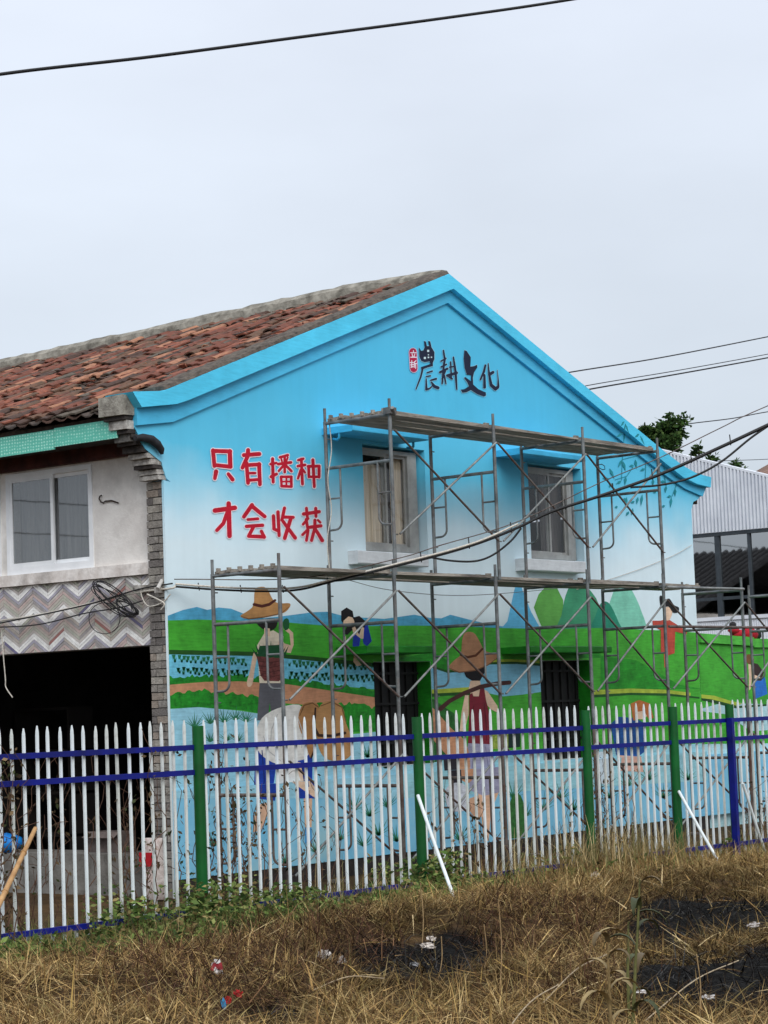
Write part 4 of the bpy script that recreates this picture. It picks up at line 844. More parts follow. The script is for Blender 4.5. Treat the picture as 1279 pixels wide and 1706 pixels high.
for side in (0, 1):
    xa, xb = ((-.10, RX-.06), (RX+.02, 11.40))[side]; vs = []
    for i in range(n+1):
        x = xa+(xb-xa)*i/n; hh = (.04 if side == 0 else .012)
        for yy, dz in ((-.115, .003), (-.09, hh), (.05, hh+.015), (.22, hh+.0), (.27, -.05)):
            vs.append((x, yy+random.uniform(-.008, .008), vz(x)+dz+(random.uniform(-.012, .014) if dz > .01 else 0)))
    vg.add(vs, [(i*5+j, i*5+j+1, (i+1)*5+j+1, (i+1)*5+j)[::-1] for i in range(n) for j in range(4)]+[(0, 1, 2, 3, 4), tuple(n*5+j for j in (4, 3, 2, 1, 0))])
vg.build('verge_capping', M_verge, roof)
# right-hand roof slope, seen only in reflections
rr = MB()
for c in range(0, int((YL-.3)/.22)):
    y = .35+c*.22; rr.tube([(RX+.1, y, zr_l(RX)-.04), (11.4, y, zr_l(RX)-.04-.37*6.2)], .06, 6)
tag(rr.build('rear_roof_tiles', TC[4], roof), kind='stuff')

# ================================================================== LOW PAINTED WALL (right of the gable)
lw = thing('low_painted_wall', 'low garden wall painted as green hills continuing right of the house', 'wall')
top_pl = [(11.025, 2.66), (12.4, 2.61), (13.2, 2.58), (15.6, 2.58)]
wall2 = MB().plate_y([(11.025, -.2), (15.6, -.2)]+list(reversed(top_pl)), [], -.005, .22).build('wall', paint_mat((70, 172, 52), .24, 2.0), lw)
cop = MB()
for (a_, b_) in (((11.03, 2.661), (12.62, 2.611)), ((12.62, 2.59), (15.6, 2.581))):
    cop.plate_y([a_, b_, (b_[0], b_[1]+.13), (a_[0], a_[1]+.13)], [], -.05, .26)
cop.build('coping', paint_mat((80, 178, 62), .25, 3), lw)
k0 = LAYER[0]
def lp(name, pts, c, sm=False, **k):
    mb = MB()
    for pl in (pts if isinstance(pts[0], list) else [pts]):
        LAYER[0] += 1; P = [at_y(p[0], p[1], -.006) for p in (smooth_loop(pl) if sm else pl)]
        fl = [(max(11.03, p[0]), p[2]) for p in P]; tr = tessellate_polygon([[Vector((p[0], p[1], 0)) for p in fl]])
        fs = []
        for t_ in tr:
            a_, b_, c_ = (fl[i] for i in t_); fs.append(tuple(t_) if (b_[0]-a_[0])*(c_[1]-a_[1])-(b_[1]-a_[1])*(c_[0]-a_[0]) > 0 else tuple(reversed(t_)))
        mb.add([(p[0], -.006-.0002*(LAYER[0]-k0), p[1]) for p in fl], fs)
    return mb.build(name, paint_mat(c, k.get('var', .15), k.get('scale', 6)), wall2)
lp('painted_paddy', [(1170, 1180), (1212, 1168), (1240, 1172), (1300, 1174), (1300, 1420), (1170, 1420)], (172, 212, 218))
lp('painted_field', [(1165, 1240), (1300, 1238), (1300, 1215), (1250, 1218), (1210, 1190), (1165, 1185)], (62, 168, 46), var=.3)
lp('painted_yellow_bank', [(1164, 1157), (1190, 1159), (1215, 1167), (1236, 1172), (1228, 1176), (1205, 1170), (1185, 1165), (1164, 1163)], (170, 190, 64))
lp('painted_dark_ridge', [(1164, 1163), (1185, 1165), (1205, 1170), (1228, 1176), (1290, 1172), (1290, 1175), (1226, 1180), (1200, 1174), (1164, 1167)], (24, 74, 28))
lp('painted_trousers', [(1257, 1131), (1262, 1126), (1274, 1128), (1278, 1156), (1268, 1160), (1258, 1164)], (36, 112, 200))
lp('painted_jacket', [(1254, 1104), (1262, 1106), (1272, 1120), (1268, 1134), (1258, 1134), (1253, 1124)], (52, 36, 34))
lp('painted_arms', [(1246, 1106), (1252, 1108), (1256, 1124), (1266, 1128), (1262, 1133), (1252, 1130), (1250, 1148), (1247, 1150), (1247, 1125)], SKIN)
lp('painted_hat', [(1241, 1100), (1244, 1090), (1250, 1090), (1256, 1098), (1254, 1106), (1246, 1106)], (120, 80, 44))
MB().box(11.03, 15.6, -.10, -.006, .19, 1.05).build('plinth', M_plinth, lw)
# red lumps added in place of painted cutout figures above the wall
rb = thing('red_figure_lumps', 'red lumps standing in for painted cutout figures above the low green wall', 'bundle')
def lump(cs, m, name, parent, sub=10):
    mb = MB()
    for (c, rx, ry, rz_) in cs:
        vs = []; nu, nv = 10, 6
        for j in range(nv+1):
            th = math.pi*j/nv
            for i in range(nu):
                ph = 2*math.pi*i/nu; w_ = 1+random.uniform(-.13, .13)
                vs.append((c[0]+rx*w_*math.sin(th)*math.cos(ph), c[1]+ry*w_*math.sin(th)*math.sin(ph), c[2]+rz_*w_*math.cos(th)))
        mb.add(vs, [(j*nu+i, (j+1)*nu+i, (j+1)*nu+(i+1) % nu, j*nu+(i+1) % nu) for j in range(nv) for i in range(nu)], 0, True)
    return mb.build(name, m, parent)
M_redc = mat('red_figure', srgb(186, 22, 40), srgb(140, 14, 36), scale=9, rough=.8)
pa = at_y(1228, 1050, .1); pb = at_y(1248, 1054, .1)
lump([((pa[0], .1, 2.79), .20, .09, .07), ((pa[0]-.15, .08, 2.84), .12, .07, .05)], M_redc, 'cloth', rb)
lump([((pb[0], .1, 2.79), .19, .10, .10)], M_redc, 'cloth', rb)
lump([((pb[0]+.27, .1, 2.80), .07, .05, .08), ((pa[0]-.1, .12, 2.93), .07, .05, .05)], mat('black_figure_end', (.02, .018, .02)), 'dark_end', rb)

# ================================================================== BUILDINGS BEHIND
gb = thing('clad_building', 'white corrugated metal building with dark glass strip windows behind the house', 'building')
XB = 24.0; KB = (XB+16.7)/32.7
_a, _b = at_x(1100, 752, XB), at_x(1279, 795, XB); _s = (_a[2]-_b[2])/(_a[1]-_b[1])
ZH = at_x(1200, 890, XB)[2]; ZS = at_x(1200, 1030, XB)[2]; ZT = at_x(1200, 997, XB)[2]; YA, YE = _b[1]-1.2, _a[1]+3.5
M_corr = mat('white_corrugated_sheet', srgb(226, 230, 236), srgb(206, 211, 219), scale=2, rough=.45, spec=.4)
M_dkfr = mat('dark_grey_frame', srgb(62, 70, 76), srgb(48, 54, 60), rough=.5)
def top_z(y): return _b[2]+(y-_b[1])*_s
cg = MB(); pit = .067*KB; y = YE
while y > YA:
    pts = [(y, 0), (y-.12*pit, -.6*pit), (y-.5*pit, -.6*pit), (y-.62*pit, 0), (y-pit, 0)]
    for a_, b_ in zip(pts[:-1], pts[1:]):
        cg.add([(XB+a_[1], a_[0], ZH+.045), (XB+b_[1], b_[0], ZH+.045), (XB+b_[1], b_[0], top_z(b_[0])), (XB+a_[1], a_[0], top_z(a_[0]))], [(0, 1, 2, 3)])
    y -= pit
cg.build('corrugated_cladding', M_corr, gb)
cg = MB(); y = YE; pit = .042*KB
while y > YA:
    pts = [(y, 0), (y-.2*pit, -.3*pit), (y-.55*pit, -.3*pit), (y-.75*pit, 0), (y-pit, 0)]
    for a_, b_ in zip(pts[:-1], pts[1:]):
        cg.add([(XB+a_[1], a_[0], 0), (XB+b_[1], b_[0], 0), (XB+b_[1], b_[0], ZS-.05), (XB+a_[1], a_[0], ZS-.05)], [(0, 1, 2, 3)])
    y -= pit
cg.build('corrugated_cladding', M_corr, gb)
plate_x([(YA, top_z(YA)), (YE, top_z(YE)), (YE, top_z(YE)+.05), (YA, top_z(YA)+.05)], [], XB-.04, XB+.25, 'roof_edge_trim', M_corr, gb)
MB().box(XB-.02, XB+.2, YA, YE, ZH-.03, ZH+.04).build('window_header', M_dkfr, gb)
MB().box(XB-.045, XB+.2, YA, YE, ZS-.045, ZS+.03).build('window_sill', M_corr, gb)
cuts = sorted([at_x(u, 950, XB)[1] for u in (1196, 1249, 1302, 1355)]+[YA, at_x(1140, 950, XB)[1], at_x(1084, 950, XB)[1], YE])
for a_, b_ in zip(cuts[:-1], cuts[1:]):
    MB().box(XB+.04, XB+.052, a_+.03, b_-.03, ZT+.035, ZH-.032).build('window_pane', M_glass_b, gb)
    MB().box(XB+.04, XB+.052, a_+.03, b_-.03, ZS+.032, ZT-.035).build('window_pane', M_glass_b, gb)
for c in cuts:
    w_ = .055 if abs(c-at_x(1196, 950, XB)[1]) < .01 else .03
    MB().box(XB-.005, XB+.1, c-w_, c+w_, ZS+.032, ZH-.032).build('mullion', M_dkfr, gb)
MB().box(XB+.01, XB+.09, YA, YE, ZT-.033, ZT+.033).build('transom', M_dkfr, gb)
MB().box(XB+.26, XB+10, YA, YE, 0, ZH+.3).build('body', M_dkfr, gb)
nb_ = thing('reflected_house', 'grey house with a dark tiled roof standing behind the painted house', 'house')
MB().box(-4, 8, 17, 38, 0, 4.4).build('wall', M_plaster, nb_)
rf = MB(); rf.plate_y([(-4.4, 4.3), (2, 6.55), (8.4, 4.3), (8.4, 4.17), (2, 6.42), (-4.4, 4.17)], [], 16.7, 38.3)
M_dtile = mat('dark_grey_tiles', srgb(66, 66, 68), srgb(36, 36, 38), scale=8, rough=.9)
rf = rf.build('roof', M_dtile, nb_)
rt = MB()
for i in range(80): rt.tube([(2, 16.8+i*.27, 6.58), (8.4, 16.8+i*.27, 4.33)], .07, 6)
tag(rt.build('roof_tiles', M_dtile, rf), kind='stuff')
fh = thing('far_tiled_house', 'distant house whose brown tiled roof shows over the white cladding at right', 'house')
c0 = at_x(1240, 790, 40); 
MB().box(41, 46, c0[1]-4, c0[1]+1.2, 0, c0[2]-.1).build('wall', M_plaster, fh)
rf = MB(); z_ = c0[2]
rf.add([(40.6, c0[1]-4.4, z_-.2), (40.6, c0[1]+.75, z_-.2), (43.5, c0[1]+.75, z_+.75), (43.5, c0[1]-4.4, z_+.75), (46.4, c0[1]-4.4, z_-.2), (46.4, c0[1]+.75, z_-.2)], [(0, 3, 2, 1), (3, 4, 5, 2), (0, 1, 2), (0, 4, 3)][:2])
rf = rf.build('roof', mat('distant_brown_tiles', srgb(142, 112, 98), srgb(84, 66, 58), scale=1.4, rough=.9, stretch=(.6, 5, 1)), fh)

up_ = thing('utility_pole', 'grey utility pole with wires standing out to the left of the house', 'utility pole', None, (-17, 17, 0))
MB().tube([(0, 0, -.3), (0, 0, 9)], [.17, .11], 10).build('pole', M_conc, up_); MB().tube([(3.1, 2.6, -.3), (3.1, 2.6, 7.6)], [.15, .1], 10).build('pole', M_conc, up_)
MB().bar((-.1, -.9, 8.5), (-.1, .9, 8.5), .08, .1).build('cross_arm', M_steel_d, up_)
for k, (yy, z_) in enumerate(((-.8, 8.6), (0, 8.2), (.8, 8.6), (.1, 7.2), (.3, 6.6), (.0, 5.9))):
    MB().tube([(-26+i*4, yy-4+i*.5+(k % 3)*.3, z_-.9+((i-6.5)/6.5)**2*.9) for i in range(14)], .013, 6).build('wire', M_black, up_)
# ---- trees behind -------------------------------------------------------------------
def tint_attr(me, cols):
    at = me.attributes.new('tint', 'FLOAT_COLOR', 'FACE'); a_ = np.ones((len(me.polygons), 4), np.float32); a_[:, :3] = cols; at.data.foreach_set('color', a_.ravel())
def np_mesh(name, V, F, cols, m, parent=None):
    me = bpy.data.meshes.new(name); nf = len(F); k = F.shape[1]
    me.vertices.add(len(V)); me.vertices.foreach_set('co', V.astype(np.float32).ravel())
    me.loops.add(nf*k); me.loops.foreach_set('vertex_index', F.astype(np.int32).ravel())
    me.polygons.add(nf); me.polygons.foreach_set('loop_start', np.arange(0, nf*k, k, dtype=np.int32)); 
    me.update(calc_edges=True); me.materials.append(m); tint_attr(me, cols); me.validate()
    return link(name, me, parent)
def leaves(pos, size, cols, flat=.5, aspect=.5):
    """rhombic leaf faces at pos"""
    n = len(pos); a_ = rng.uniform(0, 2*np.pi, n); el = rng.normal(0, flat, n)
    d = np.stack([np.cos(a_)*np.cos(el), np.sin(a_)*np.cos(el), np.sin(el)], -1)
    o = rng.normal(size=(n, 3)); s_ = np.cross(d, o); s_ /= np.linalg.norm(s_, axis=1, keepdims=True)+1e-9
    L_ = (size if np.ndim(size) else np.full(n, size))[:, None]
    V = np.stack([pos, pos+d*L_*.5+s_*L_*aspect*.5, pos+d*L_, pos+d*L_*.5-s_*L_*aspect*.5], 1).reshape(-1, 3)
    return V, np.arange(4*n).reshape(n, 4), cols
M_leaf = tint_mat('leaf_tones', .6, .25); M_straw = tint_mat('dry_stalk_tones', .85, .1)
M_bark = mat('tree_bark', srgb(92, 78, 66), srgb(54, 46, 40), scale=6, rough=.95, bump=.5, stretch=(3, 3, .5))
def pal(n, cols, jitter=.18):
    c = np.array(cols)[rng.integers(0, len(cols), n)]; return np.clip(c*(1+rng.normal(0, jitter, (n, 1))), 0.003, 1)
def tree(label, px_clumps, dist, nl, group=None):
    P = [(CAM+ray(u, v)*dist, r_*dist/FPX) for (u, v, r_) in px_clumps]
    bx, by = P[0][0][0], P[0][0][1]
    T = thing('broadleaf_tree', label, 'tree', group, (bx, by, 0))
    tk = MB(); tk.tube([(0, 0, -.2), (.1, .05, P[0][0][2]*.45), (0, .1, P[0][0][2]*.8)], [.22, .17, .1], 8)
    for q, r_ in P: tk.tube([(.05, .08, P[0][0][2]*.6), tuple(np.array([(q[0]-bx)*.5, (q[1]-by)*.5, q[2]*.85])), (q[0]-bx, q[1]-by, q[2])], [.08, .05, .02], 6)
    tk.build('trunk', M_bark, T)
    pos = []
    for q, r_ in P:
        m_ = int(nl*r_**2/sum(p[1]**2 for p in P)); sub = rng.normal(0, .5, (14, 3))*r_
        cen = sub[rng.integers(0, 14, m_)]; pos.append(q-np.array([bx, by, 0])+cen+rng.normal(0, .2, (m_, 3))*r_)
    pos = np.concatenate(pos); n = len(pos)
    V, F, C = leaves(pos, rng.uniform(.09, .17, n), pal(n, [(.035, .075, .02), (.05, .10, .025), (.025, .05, .018), (.075, .12, .035)], .25))
    np_mesh('crown', V, F, C, M_leaf, T); return T
tree('dark green leafy tree top rising behind the right roof slope', [(1108, 728, 25), (1098, 744, 21), (1118, 708, 15), (1074, 722, 14), (1128, 722, 10), (1090, 770, 20), (1108, 762, 18)], 50, 4600)
tree('small sparse tree top between large tree and white cladding', [(1158, 754, 6), (1150, 764, 6), (1164, 744, 4), (1155, 776, 11)], 52, 420)
tree('little round tree top under the thick black cable', [(1186, 764, 5), (1183, 772, 6), (1187, 785, 10)], 54, 340)
tree('tiny tree top above the far brown roof', [(1228, 772, 6), (1222, 774, 5), (1228, 784, 10)], 70, 260)

# ================================================================== SCAFFOLD
sc = thing('scaffold', 'grey steel frame scaffold with plank decks standing along the mural wall', 'scaffold', loc=(0, 0, 0))
YF, YB = -1.54, -.61
LOWX = [-.03, 1.86, 3.76, 5.70, 7.49, 9.55, 11.45]; UPX = [1.89, 3.84, 5.74, 7.51]
T3, T2, T1 = 5.03, 3.29, 1.55
def scaffold_frame(x, zt, zb, pin=.17, m=M_steel, x2=None):
    f = bpy.data.objects.new('scaffold_frame', None); COL.objects.link(f); f.parent = sc
    xb = x+.035 if x2 is None else x2
    for (yy, xx) in ((YF, x), (YB, xb)):
        MB().tube([(xx, yy, zb), (xx, yy, zt+.02)], .0215, 10).tube([(xx, yy, zt+.021), (xx, yy, zt+pin)], .0165, 8).build('post', m, f)
        for zz in (zt-.17, zt-1.30): MB().tube([(xx, yy, zz), (xx+.07, yy-.0, zz)], .007, 6).build('brace_pin', m, f)
    MB().tube([(x, YF, zt), (xb, YB, zt)], .019, 10).build('top_bar', m, f)
    MB().tube([(x, YF, zt-.50), (xb, YB, zt-.50)], .019, 10).build('cross_bar', m, f)
    for s_ in (0, 1):
        y0, y1 = (YF, YF+.19) if s_ == 0 else (YB, YB-.19); xx = x if s_ == 0 else xb
        pts = [(xx, y1, zt-.50), (xx, y1, zt-1.10)]
        for k in range(1, 6):
            a_ = k/5*math.pi/2; pts.append((xx, y1+(y0-y1)*.45*(1-math.cos(a_)), zt-1.10-.085*math.sin(a_)))
        pts.append((xx, y0, zt-1.19))
        MB().tube(pts, .0125, 8).tube([(xx, y1, zt-.84), (xx, y0, zt-.84)], .011, 8).build('guard_rail', m, f)
    return f
for x in UPX: scaffold_frame(x, T3, T2+.0, m=M_steel)
for i, x in enumerate(LOWX): scaffold_frame(x, T2, T1, pin=.17, m=M_steel)
for i, x in enumerate(LOWX): scaffold_frame(x, T1, .04, m=M_steel_d)
bf = MB()
for x in LOWX:
    for yy in (YF, YB): bf.box(x-.07, x+.07, yy-.07, yy+.07, .02, .045)
bf.build('base_plate', M_steel_d, sc)
def xbrace(xa, xb, zt, dz=1.13):
    for k, (za, zb) in enumerate(((zt-.17, zt-.17-dz), (zt-.17-dz, zt-.17))):
        MB().tube([(xa+.035, YF-.03-.026*k, za), (xb-.03, YF-.03-.026*k, zb)], .0125, 8).build('cross_brace', (M_steel_d, M_brace)[k], sc)  # light by angle put into tube colour: darker falling brace, lighter rising one
for a_, b_ in zip(UPX[:-1], UPX[1:]): xbrace(a_, b_, T3)
for a_, b_ in zip(LOWX[:-1], LOWX[1:]): xbrace(a_, b_, T2)
for a_, b_ in zip(LOWX[:-1], LOWX[1:]): xbrace(a_, b_, T1)
def plank(xa, xb, yc, z, w=.245):
    p = MB(); e0 = random.uniform(-.02, .03)
    p.box(xa-.03, xb+.03, yc-w/2, yc+w/2, z, z+.034)
    p.v = [(a_, b_, c_+random.uniform(-.012, .012)) for a_, b_, c_ in p.v]
    for yy in (-w*.3, w*.3):
        for xx in (xa-.03, xb+.03): p.box(xx-.022, xx+.022, yc+yy-.014, yc+yy+.014, z+.012, z+.062)
    p.build('deck_plank', M_plank, sc)
for a_, b_ in zip(UPX[:-1], UPX[1:]):
    for j in range(3): plank(a_+.05, b_-.05, YF+.17+j*.295, T3+.012+(.0 if j < 2 else .01))
for i, (a_, b_) in enumerate(zip(LOWX[:-2], LOWX[1:-1])):
    for j in range(3 if i < 4 else 2): plank(a_+.05, b_-.05 if i < 4 else a_+1.0, YF+.17+j*.295, T2+.012)
MB().tube([(7.5, YF-.05, T2-.01), (9.52, YF-.05, T2+.01)], .018, 8).build('ledger_tube', M_brace, sc)
MB().tube([(7.5, YF-.05, T2-.51), (11.4, YF-.05, T2-.50)], .018, 8).build('ledger_tube', M_steel_d, sc)
cl = MB(); cl.box(1.84, 1.95, YF-.05, YF+.05, T3+.0, T3+.07); cl.tube([(1.93, YF-.03, T3-.01), (1.85, YF-.07, T3+.06)], .022, 8); cl.build('coupler', M_steel, sc)
MB().tube([(7.45, YB-.02, 4.93), (7.55, YB-.06, 4.95), (7.62, YB-.06, 4.93), (7.64, YB-.05, 4.89), (7.58, YB-.05, 4.88), (7.48, YB-.04, 4.91)], .006, 6).build('wire_tie', M_black, sc)

# ================================================================== FENCE
FP = np.array([-4.6552, -2.4841]); FA = -.0733; FD = np.array([math.cos(FA), math.sin(FA)]); FN = np.array([-FD[1], FD[0]])
def fp(t, off=0.0, z=0.0): q = FP+FD*t+FN*off; return (float(q[0]), float(q[1]), z)   # off > 0: towards the house
def fence_t(u, v=1230):
    n = np.array([-FD[1], FD[0]]); d = ray(u, v); k = ((FP-CAM[:2]) @ n)/(d[:2] @ n); q = CAM[:2]+d[:2]*k; return float((q-FP) @ FD)
fence = thing('picket_fence', 'steel picket fence with white pickets, blue rails and green posts before the house', 'fence')
posts = [-3.95, -1.0, 2.14, 5.05, 7.78, 9.41, 10.56, 13.4, 16.2]
def picket_mesh():
    mb = MB(); w, d_, h = .0235, .018, 1.80
    vs = []
    for z in (0, h-.085): vs += [(-w/2, -d_/2, z), (w/2, -d_/2, z), (w/2, d_/2, z), (-w/2, d_/2, z)]
    vs += [(-w*.42, -d_/2, h-.05), (w*.42, -d_/2, h-.05), (w*.42, d_/2, h-.05), (-w*.42, d_/2, h-.05), (-.004, -.004, h), (.004, -.004, h), (.004, .004, h), (-.004, .004, h)]
    fs = [(3, 2, 1, 0), (12, 13, 14, 15)]
    for k in range(3): fs += [(k*4+i, k*4+(i+1) % 4, k*4+4+(i+1) % 4, k*4+4+i) for i in range(4)]
    mb.add(vs, fs); me = bpy.data.meshes.new('picket'); me.from_pydata(mb.v, [], mb.f); me.materials.append(M_picket); me.update(); return me
pk = picket_mesh()
pks = [pk, pk]
for cc, dd in (((222, 226, 222), .75), ((212, 216, 210), .9)):
    me = pk.copy(); me.materials[0] = mat('grubby_fence_paint', srgb(*cc), tuple(x*.8 for x in srgb(*cc)), scale=5, rough=.6, c3=srgb(126, 116, 98), dirt=dd); pks.append(me)
for a_, b_ in zip(posts[:-1], posts[1:]):
    n = int(round((b_-a_-.12)/.1285)); gap = (b_-a_)/(n+1)
    for i in range(n):
        t_ = a_+gap*(i+1); o = link('picket', random.choice(pks), fence); q = fp(t_, .012, 0.02+random.uniform(-.012, .012)); o.location = q; o.rotation_euler = (random.gauss(0, .003), random.gauss(0, .003), FA)
    for zz in (1.59, 1.375, .17):
        zz += random.uniform(-.004, .004)
        MB().bar(fp(a_+.03, -.018, zz), fp(b_-.03, -.018, zz), .034, .046).build('rail', M_rail, fence)
for i, t_ in enumerate(posts):
    mb = MB(); n = 12; mb.tube([fp(t_, -.035, -.2), fp(t_, -.035, 1.775)], .050, 16); mb.build('post', M_post, fence)
MB().bar(fp(10.49, -.085, -.1), fp(10.49, -.085, 1.62), .075, .05, up=(FD[0], FD[1], 0)).build('end_post', M_rail, fence)
M_tube = mat('white_plastic_tube', srgb(230, 238, 240), srgb(206, 214, 214), scale=4, rough=.45, c3=srgb(180, 176, 160), dirt=.4)
bd = ['beside the second green post from the left', 'beside the fourth green post from the left', 'beside the blue end post at right']
for k, (pa_, pb_) in enumerate((((683, 1325), (762, 1512)), ((1118, 1318), (1203, 1446)), ((1225, 1305), (1275, 1422)))):
    t_ = fence_t(*pa_); zt = at_v(*pa_, (FP[0], FP[1]), tuple(FP+FD))[2]; A = fp(t_, -.10, zt); Bq = at_z(*pb_, .02)
    tag(MB().tube([A, ((A[0]+Bq[0])/2, (A[1]+Bq[1])/2, (A[2]+Bq[2])/2-.012), Bq], .017, 10).build('brace_pole', M_tube), 'thin white leaning prop pole '+bd[k], 'prop pole', 'white poles propping the fence')
# bamboo pole leaning at the left edge
A = fp(fence_t(51, 1380), -.06, at_v(51, 1380, (FP[0], FP[1]), tuple(FP+FD))[2]); Bq = at_z(-75, 1660, 0); bm = MB()
pts = [tuple(np.array(A)+(np.array(Bq)-np.array(A))*k/12) for k in range(13)]; bm.tube(pts, [.018+.008*k/12 for k in range(13)], 10)
for k in (2, 5, 8): p0 = np.array(pts[k]); dd = (np.array(Bq)-np.array(A)); dd /= np.linalg.norm(dd); bm.tube([tuple(p0-dd*.006), tuple(p0+dd*.006)], .026, 10)
tag(bm.build('bamboo_pole', M_bamboo), 'tan bamboo pole leaning on the fence at the left edge', 'pole')

# ================================================================== CABLES
def spline(pts, n=8):
    P = [Vector(p) for p in pts]; P = [P[0]*2-P[1]]+P+[P[-1]*2-P[-2]]; out = []
    for i in range(1, len(P)-2):
        p0, p1, p2, p3 = P[i-1:i+3]
        for k in range(n):
            t_ = k/n; out.append(.5*((2*p1)+(-p0+p2)*t_+(2*p0-5*p1+4*p2-p3)*t_*t_+(-p0+3*p1-3*p2+p3)*t_**3))
    return out+[P[-2]]
CP0, CP1 = (0.0, -.10), (4.72, -4.58)
def cv(u, v, off=0.0): q = at_v(u, v, CP0, CP1); return (q[0], q[1]-off, q[2])
mainc = thing('cable_bundle', 'thick sagging black and white cable bundle crossing in front of the scaffold', 'cable')
far = tuple(np.array(cv(1279, 708))+(np.array(cv(1279, 708))-np.array(cv(1200, 745)))*4)
main_px = [(290, 977), (358, 982), (440, 985), (500, 982), (560, 967), (620, 953), (660, 943), (735, 924), (800, 904), (860, 880), (920, 852), (1000, 826), (1100, 790), (1200, 745), (1279, 708)]
MB().tube(spline([cv(*p) for p in main_px]+[far], 6), [.011+.009*min(1, max(0, (i-30)/55)) for i in range(6*len(main_px)+1)], 8).build('black_cable', M_black, mainc)
MB().tube(spline([cv(u, v-4, .02) for u, v in main_px[:9]]+[cv(860, 873, .02)], 6), .011, 8).build('white_cable', M_whitecable, mainc)
MB().tube(spline([cv(u, v-9 if u < 700 else v-14, .0) for u, v in [(290, 974), (500, 972), (660, 940), (735, 922), (860, 884), (1000, 818), (1100, 776), (1200, 727), (1279, 690)]]+[(far[0], far[1], far[2]+.1)], 6), .0055, 6).build('messenger_wire', M_steel_d, mainc)
MB().tube(spline([cv(715, 928), cv(750, 934), cv(790, 935), cv(820, 925), cv(850, 902), cv(868, 880)], 6), .011, 8).build('loop_cable', M_black, mainc)
MB().tube(spline([cv(1050, 812), cv(1100, 808), cv(1150, 796), cv(1200, 770), cv(1250, 730), cv(1285, 706)], 6), .012, 8).build('loop_cable', M_black, mainc)
for u in (330, 400, 470, 545, 620, 700, 780, 850, 940, 1020, 1085, 1150, 1215):
    vv = np.interp(u, [p[0] for p in main_px], [p[1] for p in main_px]); MB().tube([cv(u, vv-(9 if u < 700 else 14)), cv(u+2, vv+4)], .006, 6).build('cable_hanger', M_black, mainc)
ep = thing('cable_pole', 'concrete pole carrying the thick cable bundle just right of the picture', 'pole', None, (far[0], far[1], 0))
MB().tube([(.05, -.05, -.3), (.05, -.05, far[2]+.8)], [.13, .09], 12).build('pole', M_conc, ep)
cable2 = thing('wall_cable', 'cream cable fixed along the front wall from the brick pillar', 'cable')
def fw(u, v, x=-.05): return at_x(u, v, x)
MB().tube(spline([cv(292, 976), fw(285, 980, -.06), fw(240, 985), fw(200, 993), fw(140, 1008), fw(60, 1025), fw(0, 1034), fw(-60, 1044)], 6), .012, 8).build('cream_cable', M_whitecable, cable2)
MB().tube(spline([fw(287, 972, -.07), fw(230, 982, -.07), fw(150, 1006, -.08), fw(60, 1026, -.08), fw(-40, 1046, -.08)], 6), .008, 8).build('black_cable', M_black, cable2)
MB().tube(spline([fw(240, 1000, -.06), fw(200, 1012, -.06), fw(140, 1022, -.07), (fw(60, 1041, -.07)), fw(-40, 1046, -.07)], 6), .007, 6).build('black_cable', M_black, cable2)
MB().tube(spline([fw(233, 975, -.06), fw(237, 996, -.06), fw(248, 1010, -.07), fw(270, 1004, -.07), fw(284, 990, -.06)], 5), .007, 6).build('tie_strap', M_whitecable, cable2)
MB().tube(spline([fw(245, 990, -.07), fw(262, 998, -.08), fw(274, 1006, -.08), fw(268, 1016, -.08)], 5), .009, 6).build('tie_strap', M_whitecable, cable2)
MB().box(-.10, -.036, .05, .12, 3.16, 3.22).build('cable_bracket', M_cbw, cable2); MB().box(-.07, .04, .33, .46, 3.20, 3.26).build('cable_bracket', M_cbw, cable2)
coil = thing('cable_coil', 'tangled coil of spare black cable hanging on the chevron tiles', 'cable coil')
def loop(cx_, cy_, a_, b_, tilt, x=-.07, r_=.0065, n=22, ph=0):
    pts = []
    for k in range(n+1):
        q = 2*math.pi*k/n+ph; u, v = a_*math.cos(q), b_*math.sin(q)
        pts.append(at_x(cx_+u*math.cos(tilt)-v*math.sin(tilt), cy_+u*math.sin(tilt)+v*math.cos(tilt), x+.012*math.sin(q*2)))
    return pts
MB().tube(loop(174, 1030, 26, 26, 0), .0048, 6).build('loose_loop', M_black, coil)
for k in range(6): MB().tube(loop(190+random.uniform(-3, 3), 998+random.uniform(-3, 3), 44+random.uniform(-9, 4), 11+random.uniform(-6, 6), .62+random.uniform(-.16, .16), -.08-.006*k), .005, 6).build('cable_loop', M_black, coil)
for k in range(3): MB().tube(loop(212+random.uniform(-3, 3), 1012, 20, 10+random.uniform(-4, 4), .5+random.uniform(-.3, .3), -.10-.008*k), .0055, 6).build('cable_loop', M_black, coil)
tag(MB().tube(spline([fw(2, 1044, -.05), fw(5, 1085, -.05), fw(9, 1130, -.05), fw(10, 1145, -.05), fw(21, 1162, -.05)], 6), .007, 6).build('hanging_cord', M_whitecable), 'short white cord dangling over the dark doorway at the left edge', 'cord')
def wire(name, label, pts, r_, m=M_black, cat='overhead wire', group=None):
    return tag(MB().tube(spline(pts, 10), r_, 6).build(name, m), label, cat, group)
def pl(ps, y): return [at_y(u, v, y) for u, v in ps]
wire('overhead_cable', 'thick black cable crossing the sky at the top of the picture', [at_v(u, v, (-14, -4), (2, -9)) for u, v in [(-300, 172), (0, 124), (250, 95), (500, 62), (750, 29), (960, -2), (1300, -60)]], .011)
g = 'overhead wires behind the house'
wire('overhead_wire', 'highest thin wire running up right from the roof slope', pl([(880, 636), (945, 621), (1100, 596), (1279, 561), (1400, 536)], 14), .017, group=g)
wire('overhead_wire', 'upper wire of the close pair behind the right roof slope', pl([(900, 662), (975, 643), (1130, 617), (1279, 590), (1400, 566)], 14.2), .012, group=g)
